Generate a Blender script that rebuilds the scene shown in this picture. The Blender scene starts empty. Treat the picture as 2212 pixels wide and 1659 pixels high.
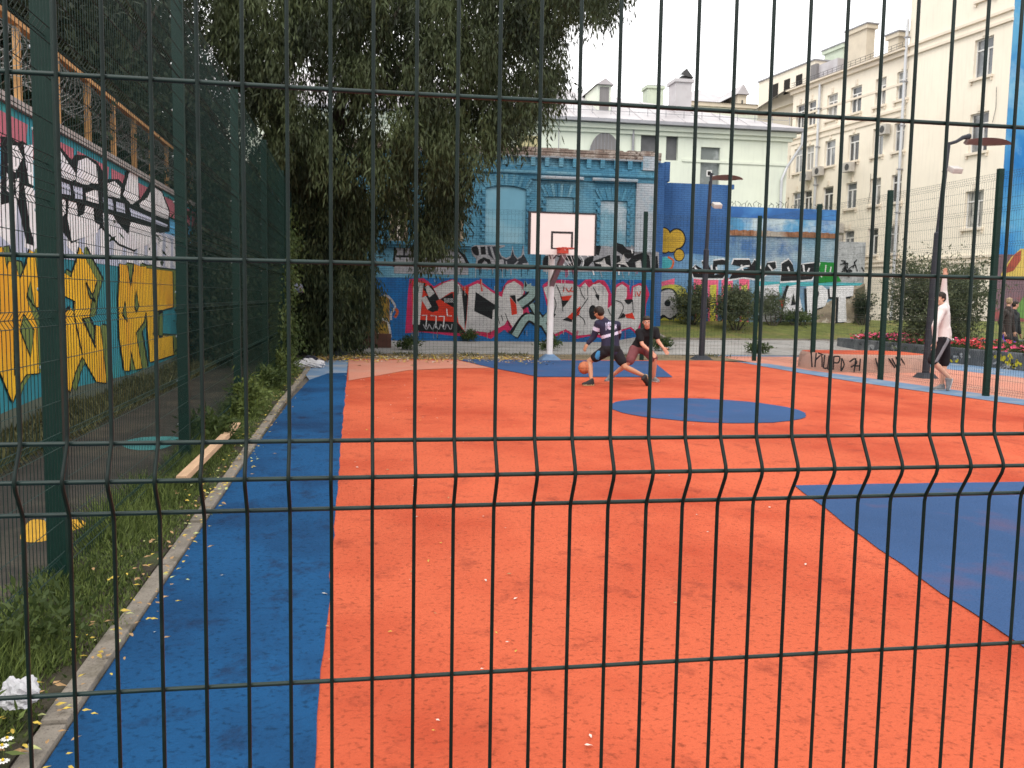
import bpy, bmesh, math, random
import numpy as np
from mathutils import Vector, Matrix
random.seed(7); rng = np.random.default_rng(7)
scene = bpy.context.scene
col = scene.collection
rad = math.radians
# ------------------------------------------------------------------ camera
H = 1.6; FPX = 1940.0
CR = None
def basis(yaw, pitch, roll):
    fy = np.array([math.sin(yaw)*math.cos(pitch), math.cos(yaw)*math.cos(pitch), -math.sin(pitch)])
    r = np.array([math.cos(yaw), -math.sin(yaw), 0.0]); u = np.cross(r, fy)
    c, s = math.cos(roll), math.sin(roll)
    return c*r+s*u, -s*r+c*u, fy
R_, U_, F_ = basis(rad(9.94938597), rad(5.40692801), rad(0.95420609))
CAM = np.array([0.0, 0.0, H])
cd = bpy.data.cameras.new('camera'); cam = bpy.data.objects.new('camera', cd); col.objects.link(cam)
cam.matrix_world = Matrix(((R_[0], U_[0], -F_[0], 0), (R_[1], U_[1], -F_[1], 0), (R_[2], U_[2], -F_[2], H), (0, 0, 0, 1)))
cd.sensor_width = 36.0; cd.lens = 36.0*FPX/2212.0; cd.clip_start = 0.05; cd.clip_end = 2000
cd.dof.use_dof = True; cd.dof.focus_distance = 1.6; cd.dof.aperture_fstop = cd.lens/1.25
scene.camera = cam
# ---- measuring: a photo pixel's sight line met with a plane of the place
FR = dict(A=(1480,880,700/2212), B=(2050,880,700/2212), C=(2560,880,900/2212), E=(1750,540,950/2212), F=(0,300,740/1754),
          G=(0,900,740/1535), K=(3032,800,1000/1952), L=(2000,750,1100/2028), M=(2832,0,1200/2212), N=(2000,200,1000/2212),
          P=(1100,500,1200/1991), Q=(0,1700,1400/1754), S=(0,0,1200/2212), T=(0,800,1300/2212), D=(0,0,1.8228))
def ray(fr, x, y):
    a, b, s = FR[fr]; X = (a+x*s)/1.8228; Y = (b+y*s)/1.8228
    return F_ + R_*(X-1106)/FPX - U_*(Y-829.5)/FPX
def gz(fr, x, y, z=0.0):
    d = ray(fr, x, y); return CAM + d*((z-H)/d[2])
def py(fr, x, y, Y):
    d = ray(fr, x, y); return CAM + d*(Y/d[1])
def pxx(fr, x, y, X):
    d = ray(fr, x, y); return CAM + d*(X/d[0])
# ------------------------------------------------------------------ objects
def link(o, parent=None):
    col.objects.link(o)
    if parent: o.parent = parent
    return o
def tag(o, label=None, cat=None, group=None, kind=None):
    if label: o['label'] = label
    if cat: o['category'] = cat
    if group: o['group'] = group
    if kind: o['kind'] = kind
    return o
def thing(name, loc, label, cat, group=None):
    o = bpy.data.objects.new(name, None); link(o); o.location = Vector(loc); o.empty_display_size = .2
    return tag(o, label, cat, group)
def wl(o):
    v = Vector((0, 0, 0))
    while o: v = v + o.location; o = o.parent
    return v
def catmull(pts, n=5, closed=True):
    P = [np.array(p, float) for p in pts]; m = len(P); out = []
    rg = range(m) if closed else range(m-1)
    for i in rg:
        if closed: a, b, c, d = P[(i-1) % m], P[i], P[(i+1) % m], P[(i+2) % m]
        else: a, b, c, d = P[max(i-1, 0)], P[i], P[i+1], P[min(i+2, m-1)]
        for k in range(n):
            t = k/n
            out.append(.5*((2*b)+(c-a)*t+(2*a-5*b+4*c-d)*t*t+(3*b-a-3*c+d)*t**3))
    if not closed: out.append(P[-1])
    return out
class MB:
    """collects shapes and links them as one mesh object"""
    def __init__(s): s.v = []; s.f = []; s.m = []; s.mats = []
    def mi(s, m):
        if m not in s.mats: s.mats.append(m)
        return s.mats.index(m)
    def face(s, pts, m):
        n = len(s.v); s.v += [tuple(map(float, p)) for p in pts]; s.f.append(list(range(n, n+len(pts)))); s.m.append(s.mi(m))
    def mesh(s, vs, fs, m):
        n = len(s.v); s.v += [tuple(map(float, p)) for p in vs]; k = s.mi(m)
        for f in fs: s.f.append([i+n for i in f]); s.m.append(k)
    def box(s, a, b, m, bev=0.0, rot=None, piv=None):
        x0, y0, z0 = np.minimum(a, b); x1, y1, z1 = np.maximum(a, b)
        if bev:
            bm = bmesh.new(); bmesh.ops.create_cube(bm, size=1.0)
            for v in bm.verts: v.co = Vector(((x0+x1)/2+v.co.x*(x1-x0), (y0+y1)/2+v.co.y*(y1-y0), (z0+z1)/2+v.co.z*(z1-z0)))
            bmesh.ops.bevel(bm, geom=bm.edges[:], offset=bev, segments=2, affect='EDGES', profile=.7)
            bm.verts.index_update(); V = [np.array(v.co) for v in bm.verts]; Fc = [[v.index for v in f.verts] for f in bm.faces]; bm.free()
        else:
            V = [np.array(p) for p in ((x0,y0,z0),(x1,y0,z0),(x1,y1,z0),(x0,y1,z0),(x0,y0,z1),(x1,y0,z1),(x1,y1,z1),(x0,y1,z1))]
            Fc = [(0,3,2,1),(4,5,6,7),(0,1,5,4),(1,2,6,5),(2,3,7,6),(3,0,4,7)]
        if rot:
            pv = np.array(piv if piv is not None else ((x0+x1)/2, (y0+y1)/2, (z0+z1)/2)); Mx = np.array(Matrix.Rotation(rot[0], 3, rot[1]))
            V = [pv+Mx@(p-pv) for p in V]
        s.mesh(V, Fc, m)
    def tube(s, pts, r, m, n=6, cap=True, sq=None):
        P = [np.array(p, float) for p in pts]; k = len(P); rs = r if hasattr(r, '__len__') else [r]*k
        V = []; Fc = []; up = None
        for i in range(k):
            t = P[min(i+1, k-1)]-P[max(i-1, 0)]; t = t/(np.linalg.norm(t)+1e-9)
            if up is None:
                up = np.array([0, 0, 1.0]) if abs(t[2]) < .9 else np.array([0, 1.0, 0])
            a = np.cross(up, t); a /= np.linalg.norm(a)+1e-9; b = np.cross(t, a); up = b
            for j in range(n):
                th = 2*math.pi*(j+.5)/n; V.append(P[i]+rs[i]*(a*math.cos(th)+b*math.sin(th)))
        for i in range(k-1):
            for j in range(n): Fc.append((i*n+j, i*n+(j+1) % n, (i+1)*n+(j+1) % n, (i+1)*n+j))
        if cap: Fc.append(list(range(n))[::-1]); Fc.append([(k-1)*n+j for j in range(n)])
        s.mesh(V, Fc, m)
    def ball(s, c, r, m, sub=2, jit=0, sq=(1, 1, 1)):
        bm = bmesh.new(); bmesh.ops.create_icosphere(bm, subdivisions=sub, radius=1.0); bm.verts.index_update()
        V = [np.array(c)+np.array(v.co)*r*np.array(sq)*(1+random.uniform(-jit, jit)) for v in bm.verts]; Fc = [[v.index for v in f.verts] for f in bm.faces]; bm.free()
        s.mesh(V, Fc, m)
    def ribbon(s, pts, w, m, nrm):
        P = [np.array(p, float) for p in pts]; k = len(P); nrm = np.array(nrm, float); L = []; Rr = []
        ws = w if hasattr(w, '__len__') else [w]*k
        for i in range(k):
            t = P[min(i+1, k-1)]-P[max(i-1, 0)]; b = np.cross(t, nrm); b /= np.linalg.norm(b)+1e-9
            L.append(P[i]+b*ws[i]/2); Rr.append(P[i]-b*ws[i]/2)
        V = L+Rr; s.mesh(V, [(i, i+1, k+i+1, k+i) for i in range(k-1)], m)
    def build(s, name, parent=None, smooth=False, **kw):
        o3 = wl(parent) if parent else Vector((0, 0, 0))
        me = bpy.data.meshes.new(name); me.from_pydata([(v[0]-o3.x, v[1]-o3.y, v[2]-o3.z) for v in s.v], [], s.f)
        for m in s.mats: me.materials.append(m)
        me.polygons.foreach_set('material_index', s.m)
        if smooth: me.polygons.foreach_set('use_smooth', [True]*len(s.f))
        me.update()
        o = bpy.data.objects.new(name, me); link(o, parent); tag(o, **kw)
        return o
def struct(name, mb): return mb.build(name, kind='structure')
# ------------------------------------------------------------------ materials
def newmat(name):
    m = bpy.data.materials.new(name); m.use_nodes = True; nt = m.node_tree
    for n in list(nt.nodes): nt.nodes.remove(n)
    out = nt.nodes.new('ShaderNodeOutputMaterial'); b = nt.nodes.new('ShaderNodeBsdfPrincipled'); nt.links.new(b.outputs[0], out.inputs[0])
    return m, nt, b, out
def nd(nt, t, **kw):
    n = nt.nodes.new(t)
    for k, v in kw.items():
        if k in ('op', 'blend'): setattr(n, 'operation' if k == 'op' else 'blend_type', v)
        else: n.inputs[k].default_value = v
    return n
def noise(nt, pos, scale, detail=4, rough=.55):
    n = nd(nt, 'ShaderNodeTexNoise', Scale=scale, Detail=detail, Roughness=rough); nt.links.new(pos, n.inputs['Vector']); return n.outputs[0]
def ramp(nt, fac, lo, hi):
    n = nd(nt, 'ShaderNodeMapRange'); n.inputs[1].default_value = lo; n.inputs[2].default_value = hi; nt.links.new(fac, n.inputs[0]); return n.outputs[0]
def mixc(nt, fac, a, b, blend='MIX'):
    n = nt.nodes.new('ShaderNodeMix'); n.data_type = 'RGBA'; n.blend_type = blend
    for sock, v in ((n.inputs[0], fac), (n.inputs[6], a), (n.inputs[7], b)):
        if isinstance(v, (int, float)): sock.default_value = v
        elif isinstance(v, tuple): sock.default_value = (*v, 1)
        else: nt.links.new(v, sock)
    return n.outputs[2]
def mul(nt, a, b):
    n = nd(nt, 'ShaderNodeMath', op='MULTIPLY')
    for i, v in enumerate((a, b)):
        if isinstance(v, (int, float)): n.inputs[i].default_value = v
        else: nt.links.new(v, n.inputs[i])
    return n.outputs[0]
def mat(name, c, rough=.75, var=.18, sc=2.0, c2=None, c2sc=1.0, c2lo=.5, c2hi=.65, speck=0., specsc=80., brick=0., bsc=1.0, bump=0., bumpsc=40., streak=0., metal=0., spec=.3, mortar=None, c3=None, c3sc=6., c3lo=.55, c3hi=.62, stretch=None):
    m, nt, b, out = newmat(name)
    g = nt.nodes.new('ShaderNodeNewGeometry'); pos = g.outputs['Position']
    if stretch:
        vm = nd(nt, 'ShaderNodeVectorMath', op='MULTIPLY'); vm.inputs[1].default_value = stretch; nt.links.new(pos, vm.inputs[0]); spos = vm.outputs[0]
    else: spos = pos
    dark = tuple(max(0, x*(1-var)) for x in c); lite = tuple(min(.95, x*(1+var)) for x in c)
    cc = mixc(nt, ramp(nt, noise(nt, spos, sc, 6, .6), .3, .7), dark, lite)
    if c2: cc = mixc(nt, ramp(nt, noise(nt, spos, c2sc, 5, .6), c2lo, c2hi), cc, c2)
    if c3: cc = mixc(nt, ramp(nt, noise(nt, spos, c3sc, 8, .7), c3lo, c3hi), cc, c3)
    if streak:
        vm = nd(nt, 'ShaderNodeVectorMath', op='MULTIPLY'); vm.inputs[1].default_value = (3, 3, .25); nt.links.new(pos, vm.inputs[0])
        f = ramp(nt, noise(nt, vm.outputs[0], 2.2, 5, .6), .5, .75)
        cc = mixc(nt, mul(nt, f, streak), cc, tuple(x*.35 for x in c))
    if speck:
        f = ramp(nt, noise(nt, pos, specsc, 3, .6), .54, .70); cc = mixc(nt, mul(nt, f, speck), cc, tuple(x*.3 for x in c))
    hh = None
    if brick:
        sx = nt.nodes.new('ShaderNodeSeparateXYZ'); nt.links.new(pos, sx.inputs[0])
        ad = nd(nt, 'ShaderNodeMath', op='ADD'); nt.links.new(sx.outputs[0], ad.inputs[0]); nt.links.new(sx.outputs[1], ad.inputs[1])
        cx = nt.nodes.new('ShaderNodeCombineXYZ'); nt.links.new(ad.outputs[0], cx.inputs[0]); nt.links.new(sx.outputs[2], cx.inputs[1])
        bt = nt.nodes.new('ShaderNodeTexBrick'); bt.inputs['Scale'].default_value = bsc; bt.inputs['Brick Width'].default_value = .27; bt.inputs['Row Height'].default_value = .085
        bt.inputs['Mortar Size'].default_value = .011; bt.inputs['Mortar Smooth'].default_value = .6
        bt.inputs['Color1'].default_value = (1, 1, 1, 1); bt.inputs['Color2'].default_value = (.8, .8, .8, 1); bt.inputs['Mortar'].default_value = (0, 0, 0, 1)
        nt.links.new(cx.outputs[0], bt.inputs['Vector'])
        cc = mixc(nt, mul(nt, bt.outputs['Fac'], .55), cc, mortar or tuple(x*.35 for x in c))
        hh = mixc(nt, .25, bt.outputs['Color'], noise(nt, pos, 30, 3))
        bp = nd(nt, 'ShaderNodeBump', Strength=brick, Distance=.03); nt.links.new(hh, bp.inputs['Height']); nt.links.new(bp.outputs[0], b.inputs['Normal'])
    elif bump:
        bp = nd(nt, 'ShaderNodeBump', Strength=bump, Distance=.02); nt.links.new(noise(nt, pos, bumpsc, 5, .65), bp.inputs['Height']); nt.links.new(bp.outputs[0], b.inputs['Normal'])
    nt.links.new(cc, b.inputs['Base Color']); b.inputs['Roughness'].default_value = rough; b.inputs['Metallic'].default_value = metal
    b.inputs['Specular IOR Level'].default_value = spec
    return m
def foliage(name, dark, lite, trans=.3):
    m, nt, b, out = newmat(name)
    at = nt.nodes.new('ShaderNodeAttribute'); at.attribute_name = 'tint'
    g = nt.nodes.new('ShaderNodeNewGeometry')
    f = mixc(nt, .45, at.outputs['Fac'], noise(nt, g.outputs['Position'], .9, 3))
    cc = mixc(nt, ramp(nt, f, .25, .8), dark, lite)
    nt.links.new(cc, b.inputs['Base Color']); b.inputs['Roughness'].default_value = .6; b.inputs['Specular IOR Level'].default_value = .25
    tr = nt.nodes.new('ShaderNodeBsdfTranslucent'); nt.links.new(cc, tr.inputs[0])
    mx = nt.nodes.new('ShaderNodeMixShader'); mx.inputs[0].default_value = trans
    nt.links.new(b.outputs[0], mx.inputs[1]); nt.links.new(tr.outputs[0], mx.inputs[2]); nt.links.new(mx.outputs[0], out.inputs[0])
    return m
# ------------------------------------------------------------------ world, sun
SE, SR = rad(48), rad(215)
w = bpy.data.worlds.new('World'); scene.world = w; w.use_nodes = True; nt = w.node_tree
bg = nt.nodes['Background']; sky = nt.nodes.new('ShaderNodeTexSky'); sky.sky_type = 'NISHITA'; sky.sun_disc = False
sky.sun_elevation = SE; sky.sun_rotation = SR; sky.dust_density = 4.0; sky.air_density = 1.0
tc = nt.nodes.new('ShaderNodeTexCoord')
cl = noise(nt, tc.outputs['Generated'], 1.6, 5)
cloud = mixc(nt, cl, (12.3, 12.2, 12.2), (14.9, 14.7, 14.4))
cc = mixc(nt, .88, sky.outputs[0], cloud)
nt.links.new(cc, bg.inputs[0]); bg.inputs[1].default_value = .15
sl = bpy.data.lights.new('sun', 'SUN'); sl.energy = 1.5; sl.angle = rad(18); sl.color = (1, .96, .9)
so = bpy.data.objects.new('sun', sl); link(so)
sd = Vector((math.sin(SR)*math.cos(SE), math.cos(SR)*math.cos(SE), math.sin(SE)))
so.rotation_euler = sd.to_track_quat('Z', 'Y').to_euler(); so.location = (0, 0, 30)
scene.view_settings.view_transform = 'Standard'; scene.view_settings.look = 'None'; scene.view_settings.exposure = 0
# ------------------------------------------------------------------ ground and court
m_ground = mat('dusty_asphalt', (.10, .085, .07), .9, .3, .8, c2=(.055, .045, .035), c2sc=.5, speck=.5, bump=.4)
m_path = mat('grey_pavement', (.30, .285, .265), .9, .15, 1.2, c2=(.22, .2, .18), c2sc=.7, speck=.3, bump=.3, c3=(.15, .13, .1), c3sc=1.5, c3lo=.62, c3hi=.75)
m_orange = mat('orange_rubber', (.56, .112, .052), .9, .08, .5, c2=(.41, .060, .027), c2sc=.6, c2lo=.44, c2hi=.68, speck=.6, specsc=34, bump=.7, bumpsc=60, c3=(.20, .036, .022), c3sc=3.6, c3lo=.55, c3hi=.78, stretch=(1, .75, 1), spec=.10)
m_blue = mat('blue_rubber', (.012, .076, .195), .9, .15, .6, c2=(.009, .042, .112), c2sc=.8, c2lo=.45, c2hi=.65, speck=.65, specsc=34, bump=.7, bumpsc=60, c3=(.012, .016, .038), c3sc=3.4, c3lo=.54, c3hi=.74, stretch=(1, .75, 1), spec=.10)
m_key = mat('worn_blue_rubber', (.036, .080, .185), .9, .15, .6, c2=(.10, .065, .11), c2sc=1.2, c2lo=.55, c2hi=.8, speck=.5, bump=.4, bumpsc=70, spec=.1)
m_peach = mat('faded_orange_rubber', (.50, .20, .135), .85, .1, .5, c2=(.5, .24, .17), c2sc=.8, speck=.4, bump=.3)
m_lblue = mat('faded_blue_rubber', (.12, .20, .31), .85, .15, .8, c2=(.25, .27, .3), c2sc=1.5, speck=.4)
m_kerb = mat('weathered_concrete', (.235, .205, .17), .9, .25, 3, c2=(.11, .095, .07), c2sc=3, speck=.6, bump=.6, bumpsc=25)
m_lawn = mat('mown_lawn', (.11, .125, .028), .95, .3, 3, c2=(.16, .14, .045), c2sc=1.0, speck=.6, specsc=25, bump=.8, bumpsc=30)
m_soil = mat('dark_soil', (.05, .042, .028), .95, .4, 3, c2=(.05, .07, .02), c2sc=2, speck=.5, bump=.8, bumpsc=20)
m_leafdust = mat('leaf_strewn_earth', (.20, .15, .085), .95, .3, 3, c2=(.12, .09, .05), c2sc=2.2, speck=.6, specsc=18, bump=.6, bumpsc=20)
def rough_line(pts, step=.25, j=.012):
    out = []; r_ = random.Random(len(pts))
    for a, b in zip(pts[:-1], pts[1:]):
        n = max(1, int(math.hypot(b[0]-a[0], b[1]-a[1])/step))
        for k in range(n): t = k/n; out.append((a[0]+(b[0]-a[0])*t+r_.uniform(-j, j), a[1]+(b[1]-a[1])*t+r_.uniform(-j, j)))
    return out+[pts[-1]]
def sheet(name, pts, m, z):
    mb = MB(); mb.face([(p[0], p[1], z) for p in pts], m); return struct(name, mb)
sheet('ground', [(-400, -200), (400, -200), (400, 800), (-400, 800)], m_ground, -.02)
# court rubber
sheet('court', [(-1.03, -.6), (11.2, -.6), (11.2, 12), (10.72, 13.5), (10.35, 17), (10.25, 20), (10.5, 22.3), (9.6, 23.35), (-.16, 23.35), (-.16, 17)], m_orange, .004)
sheet('blue_strip', [(-1.035, -.6)]+[(-.13-.0021*max(0, y)+random.Random(int(y*100)).uniform(-.009, .009), y) for y in np.arange(-.6, 19, .22)]+[(-.17, 19.0), (-.55, 18.9), (-.86, 17.4), (-.96, 14.5), (-1.03, 10)], m_blue, .008)
sheet('faded_blue_strip', [(-.86, 17.4), (-.55, 18.9), (-.17, 19.0), (-.17, 22.8), (-1.0, 22.6), (-1.1, 19.5)], m_lblue, .0085)
fp = [gz('P', *p)[:2] for p in ((452, 1660), (640, 1628), (840, 1592), (1100, 1580), (1380, 1576))]
sheet('faded_orange_patch', [tuple(p) for p in fp]+[(2.6, 22.9), (-.17, 22.9)], m_peach, .012)
kp = [gz('P', *p)[:2] for p in ((1160, 1521), (1380, 1575), (1560, 1609), (1690, 1636))]+[gz('D', 1453, 816)[:2], gz('D', 1410, 781)[:2]]
sheet('court_key', [tuple(p) for p in kp], m_key, .016)
ell = [(5.15+1.42*math.cos(a)+random.uniform(-.012, .012), 12.62+1.5*math.sin(a)+random.uniform(-.02, .02)) for a in np.linspace(0, 2*math.pi, 73)[:-1]]
sheet('court_circle', ell, m_key, .012)
tri = [gz('D', *p)[:2] for p in ((1716, 1051), (2000, 1046), (2212, 1043))]
sheet('blue_triangle', [(9.6, 7.05), (9.6, 1.0)]+rough_line([(2.55, 1.0), tuple(gz('D', 2212, 1405)[:2]), tuple(gz('D', 1950, 1225)[:2]), tuple(gz('D', 1860, 1160)[:2]), tuple(tri[0])])+rough_line([tuple(tri[0]), tuple(tri[1]), tuple(tri[2])])[1:], m_key, .012)
m_key2 = m_key
sheet('outer_play_area', [(11.2, -.6), (15.2, -.6), (15.1, 18), (14.7, 22), (13.4, 25.2), (10.6, 25.2), (10.5, 22.3), (10.25, 20), (10.35, 17), (10.72, 13.5), (11.2, 12)], m_peach, .005)
sheet('border_strip', [(11.2, 9), (11.7, 9), (11.45, 13.5), (11.05, 17.5), (10.75, 20), (10.75, 22.1), (10.2, 22.9), (10.15, 21), (10.12, 19.3), (10.2, 17), (10.5, 14.6), (10.75, 12.9)], m_lblue, .013)
sheet('blue_band', [(15.25, 8), (16.58, 8), (16.58, 23.6), (15.6, 23.6), (14.75, 22), (14.95, 18)], m_lblue, .009)
sheet('blue_edge', [(10.6, 25.2), (13.4, 25.2), (13.1, 25.65), (10.4, 25.65)], m_lblue, .009)
# edging kerb along the left side (with the grass strip behind it)
mb = MB()
for k in range(24):
    y0 = -.6+k*1.0
    x = -1.04 if y0 < 13 else -1.04+.012*(y0-13)
    mb.box((x-.092+random.uniform(-.006, .006), y0, -.05), (x, y0+.985, .03+random.uniform(-.006, .006)), m_kerb, .012)
tag(mb.build('kerb', kind='structure'))
mb = MB(); mb.face([(-1.15, -.6, .006), (-1.15, 23.5, .006), (-1.75, 23.5, .0), (-1.75, -.6, .0)], m_soil); struct('verge', mb)
mb = MB(); mb.face([(-3.75, -.6, .06), (-3.0, -.6, .0), (-3.0, 30, .0), (-3.75, 30, .12)], m_soil); struct('weedy_verge', mb)
m_sp = mat('dark_brown_asphalt', (.048, .04, .033), .9, .35, 1.5, c2=(.09, .075, .055), c2sc=1.2, speck=.5, specsc=25, bump=.4)
mb = MB(); mb.face([(-3.0, -.6, .001), (-1.75, -.6, .001), (-1.75, 30, .001), (-3.0, 30, .001)], m_sp); struct('side_path', mb)
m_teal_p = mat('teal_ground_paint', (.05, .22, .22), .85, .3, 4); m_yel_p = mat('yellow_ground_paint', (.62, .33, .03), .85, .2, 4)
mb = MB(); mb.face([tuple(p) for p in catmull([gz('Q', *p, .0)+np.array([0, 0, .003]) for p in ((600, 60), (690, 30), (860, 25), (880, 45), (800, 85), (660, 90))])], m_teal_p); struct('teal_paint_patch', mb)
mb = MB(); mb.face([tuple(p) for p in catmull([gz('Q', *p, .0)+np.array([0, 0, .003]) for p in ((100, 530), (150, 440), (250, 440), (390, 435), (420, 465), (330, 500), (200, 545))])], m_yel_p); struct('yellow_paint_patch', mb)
# ground behind the court
mb = MB(); n = 20
xs = np.linspace(-1.2, 10.6, n); rr = random.Random(3)
mb.face([(x, 23.3+rr.uniform(-.1, .1), .003) for x in xs]+[(x, 25.7+rr.uniform(-.25, .25), .003) for x in xs[::-1]], m_leafdust); struct('earth_strip', mb)
mb = MB()
mb.face([(-4, 25.5, .006), (9.6, 25.8, .006), (9.6, 33.6, .004), (-4, 33.6, -.01)], m_path)
mb.face([(9.6, 25.8, .006), (11.2, 25.8, .006), (11.2, 31.5, .22), (9.6, 31.5, .006)], m_path); mb.face([(9.6, 31.5, .006), (11.2, 31.5, .22), (11.2, 34.7, .3), (9.6, 34.7, .004)], m_path)
mb.face([(11.2, 25.8, .006), (16.6, 26.0, .01), (21.5, 31.3, .26), (11.2, 31.5, .22)], m_path)
struct('pavement', mb)
mb = MB(); N = 24
for i in range(N):
    for j in range(6):
        q = []
        for a, b in ((i, j), (i+1, j), (i+1, j+1), (i, j+1)):
            x = 11.2+a*(40-11.2)/N; t = b/6; y = 31.4+t*3.9; q.append((x, y, .25+.72*t+.03*math.sin(x*2+y)))
        mb.face(q, m_lawn)
mb.box((11.2, 31.3, -.05), (22, 31.42, .29), m_kerb); mb.mesh([(11.1, 31.3, -.1), (11.2, 31.3, -.1), (11.2, 35.3, -.1), (11.1, 35.3, -.1), (11.1, 31.3, .29), (11.2, 31.3, .29), (11.2, 35.3, 1.0), (11.1, 35.3, 1.0)], [(4, 5, 6, 7), (0, 1, 5, 4), (3, 0, 4, 7)], m_kerb)
struct('lawn', mb)
mb = MB(); mb.face([(16.9, 8, .3), (45, 8, .1), (45, 31.2, .2), (22, 31.2, .25), (16.9, 29.5, .3)], m_ground)
struct('far_pavement', mb)
mb = MB(); mb.face([(21, 27, .27), (45, 27, .27), (45, 39.9, .9), (27, 39.9, .9)], m_lawn); struct('grass_bank', mb)
# ------------------------------------------------------------------ fences
m_green = mat('green_powder_coat', (.005, .024, .018), .45, .15, 20, spec=.2)
m_near = mat('near_green_wire', (.003, .011, .009), .45, .3, 25, spec=.22, c2=(.010, .022, .018), c2sc=9, c2lo=.6, c2hi=.7)
m_nearh = mat('top_lit_green_rod', (.006, .021, .018), .45, .3, 25, spec=.35)  # lighter than the uprights: light on the rod tops put into the colour
m_green2 = mat('green_fence_wire', (.006, .024, .019), .5, .2, 20, spec=.25)
m_steel = mat('steel_clip', (.45, .46, .46), .35, .1, 30, metal=.8)
nf = thing('wire_fence', (.2, 1.1, 0), 'nearest green wire mesh fence panel filling the foreground, with one V shaped fold', 'fence')
zf = [(2.28, 0), (1.425, 0), (1.385, -.024), (1.34, 0), (.42, 0)]
for k in range(-14, 24):
    X = .0215+.05*k; j = random.uniform(-.0012, .0012); mb = MB(); p = []
    for a in range(len(zf)-1):
        (z0, d0), (z1, d1) = zf[a], zf[a+1]
        p.append((X+j, 1.1+d0, z0))
    # soften the bends
    pts = [(X+j, 1.1, 2.28), (X+j*.6, 1.1, 1.9), (X+j, 1.1, 1.436), (X+j, 1.098, 1.424), (X+j, 1.079, 1.392), (X+j, 1.076, 1.383), (X+j, 1.079, 1.374), (X+j, 1.098, 1.342), (X+j, 1.1, 1.332), (X+j*.5, 1.1, .9), (X, 1.1, .4)]
    mb.tube(pts, .0024, m_near, 8); mb.build('vertical_wire', nf, True)
for z, d in ((2.04, 0), (1.842, 0), (1.64, 0), (1.424, 0), (1.383, -.022), (1.34, 0), (1.121, 0), (.915, 0), (.71, 0), (.5, 0)):
    mb = MB(); mb.tube([(x, 1.1+d+.005, z+random.uniform(-.0008, .0008)) for x in np.linspace(-.75, 1.25, 9)], .0028, m_nearh, 8); mb.build('horizontal_wire', nf, True)
def fence_run(name, p0, p1, posts, zt, label, wire=.0021, sp=.05, ends=(), pw=(.05, .04), zb=.06, tiers=2):
    """posts: positions along the run; p0->p1 ground ends"""
    p0 = np.array(p0, float); p1 = np.array(p1, float); L = np.linalg.norm(p1-p0); u = (p1-p0)/L; nn = np.array([u[1], -u[0]])
    t = thing(name, (p0[0], p0[1], 0), label, 'fence')
    for s in posts:
        c = p0+u*s; mb = MB(); mb.box((c[0]-pw[0], c[1]-pw[1], -.1), (c[0]+pw[0], c[1]+pw[1], zt+.06), m_green, .006)
        po = mb.build('post', t)
        for z in np.arange(.35, zt, .42):
            c2 = c-nn*.055; cm = MB(); cm.ball((c2[0], c2[1], z), .014, m_steel, 1); cm.build('clip', po)
    e = [0]+[s for s in posts if .05 < s < L-.05]+[L]
    for a, b in zip(e[:-1], e[1:]):
        mb = MB(); th = (zt-zb)/tiers
        for tt in range(tiers):
            z0 = zb+tt*th; z1 = z0+th-.01; folds = [z0+th*f for f in (.04, .35, .66, .95)]
            prof = [(z0, 0)]
            for f in folds: prof += [(f-.04, 0), (f, .024), (f+.04, 0)]
            prof = [q for q in prof if q[0] < z1]+[(z1, 0)]
            for s in np.arange(a+sp/2, b, sp):
                c = p0+u*s+nn*.045
                mb.tube([(c[0]-nn[0]*d, c[1]-nn[1]*d, z) for z, d in prof], wire, m_green2, 3, cap=False)
            hz = [q for q in prof[1:-1]]+[(z0+th*g, 0) for g in (.14, .245, .45, .555, .76, .86)]+[(z1-.01, 0)]
            for z, d in hz:
                c = p0+u*a+nn*(.045-d); c2 = p0+u*b+nn*(.045-d); mb.tube([(*c, z), (*c2, z)], wire*1.25, m_green2, 3, cap=False)
        mb.build('mesh_panel', t)
    return t
fence_run('wire_fence', (-1.61, 1.2), (-1.62, 23.4), [4.0, 7.75, 11.75, 15.75, 19.75, 22.2], 4.3, 'tall green wire mesh fence running away along the graffiti wall on the left', wire=.0022)
fence_run('wire_fence', (-1.55, 23.35), (10.95, 23.35), [3.1, 6.3, 9.2, 12.45], 3.92, 'green wire mesh fence closing the far end of the court behind the hoop', sp=.1, wire=.0019)
fence_run('wire_fence', (11.05, 23.2), (11.2, 5.2), [2.75, 5.65, 8.9, 12.1, 15.3], 3.95, 'green wire mesh fence along the right court edge, beside the man in the pale shirt', sp=.06, wire=.0019)
# ------------------------------------------------------------------ paint on walls
class Mural:
    def __init__(s, plane, nrm): s.pl = plane; s.n = np.array(nrm, float); s.mb = MB(); s.k = 0
    def P(s, fr, x, y, L): return s.pl(fr, x, y)+s.n*(.004+.005*L)
    def poly(s, fr, pts, m, L=None, sm=0):
        s.k += 1; L = L+s.k*.004
        q = [s.P(fr, x, y, L) for x, y in pts]
        if sm: q = catmull(q, sm)
        # keep it facing out
        a = np.zeros(3)
        for i in range(len(q)): a = a+np.cross(q[i], q[(i+1) % len(q)])
        if a@s.n < 0: q = q[::-1]
        s.mb.face(q, m)
    def stroke(s, fr, pts, w, m, L=None, sm=4):
        s.k += 1; L = L+s.k*.004
        q = [s.P(fr, x, y, L) for x, y in pts]
        sc = np.linalg.norm(s.P(fr, pts[0][0]+10, pts[0][1], L)-s.P(fr, pts[0][0], pts[0][1], L))/10
        if sm and len(q) > 2: q = catmull(q, sm, False)
        s.mb.ribbon(q, w*sc, m, s.n)
def bp(n, c, **k): return mat(n, c, .8, .12, 3, brick=.5, spec=.2, **k)
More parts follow.
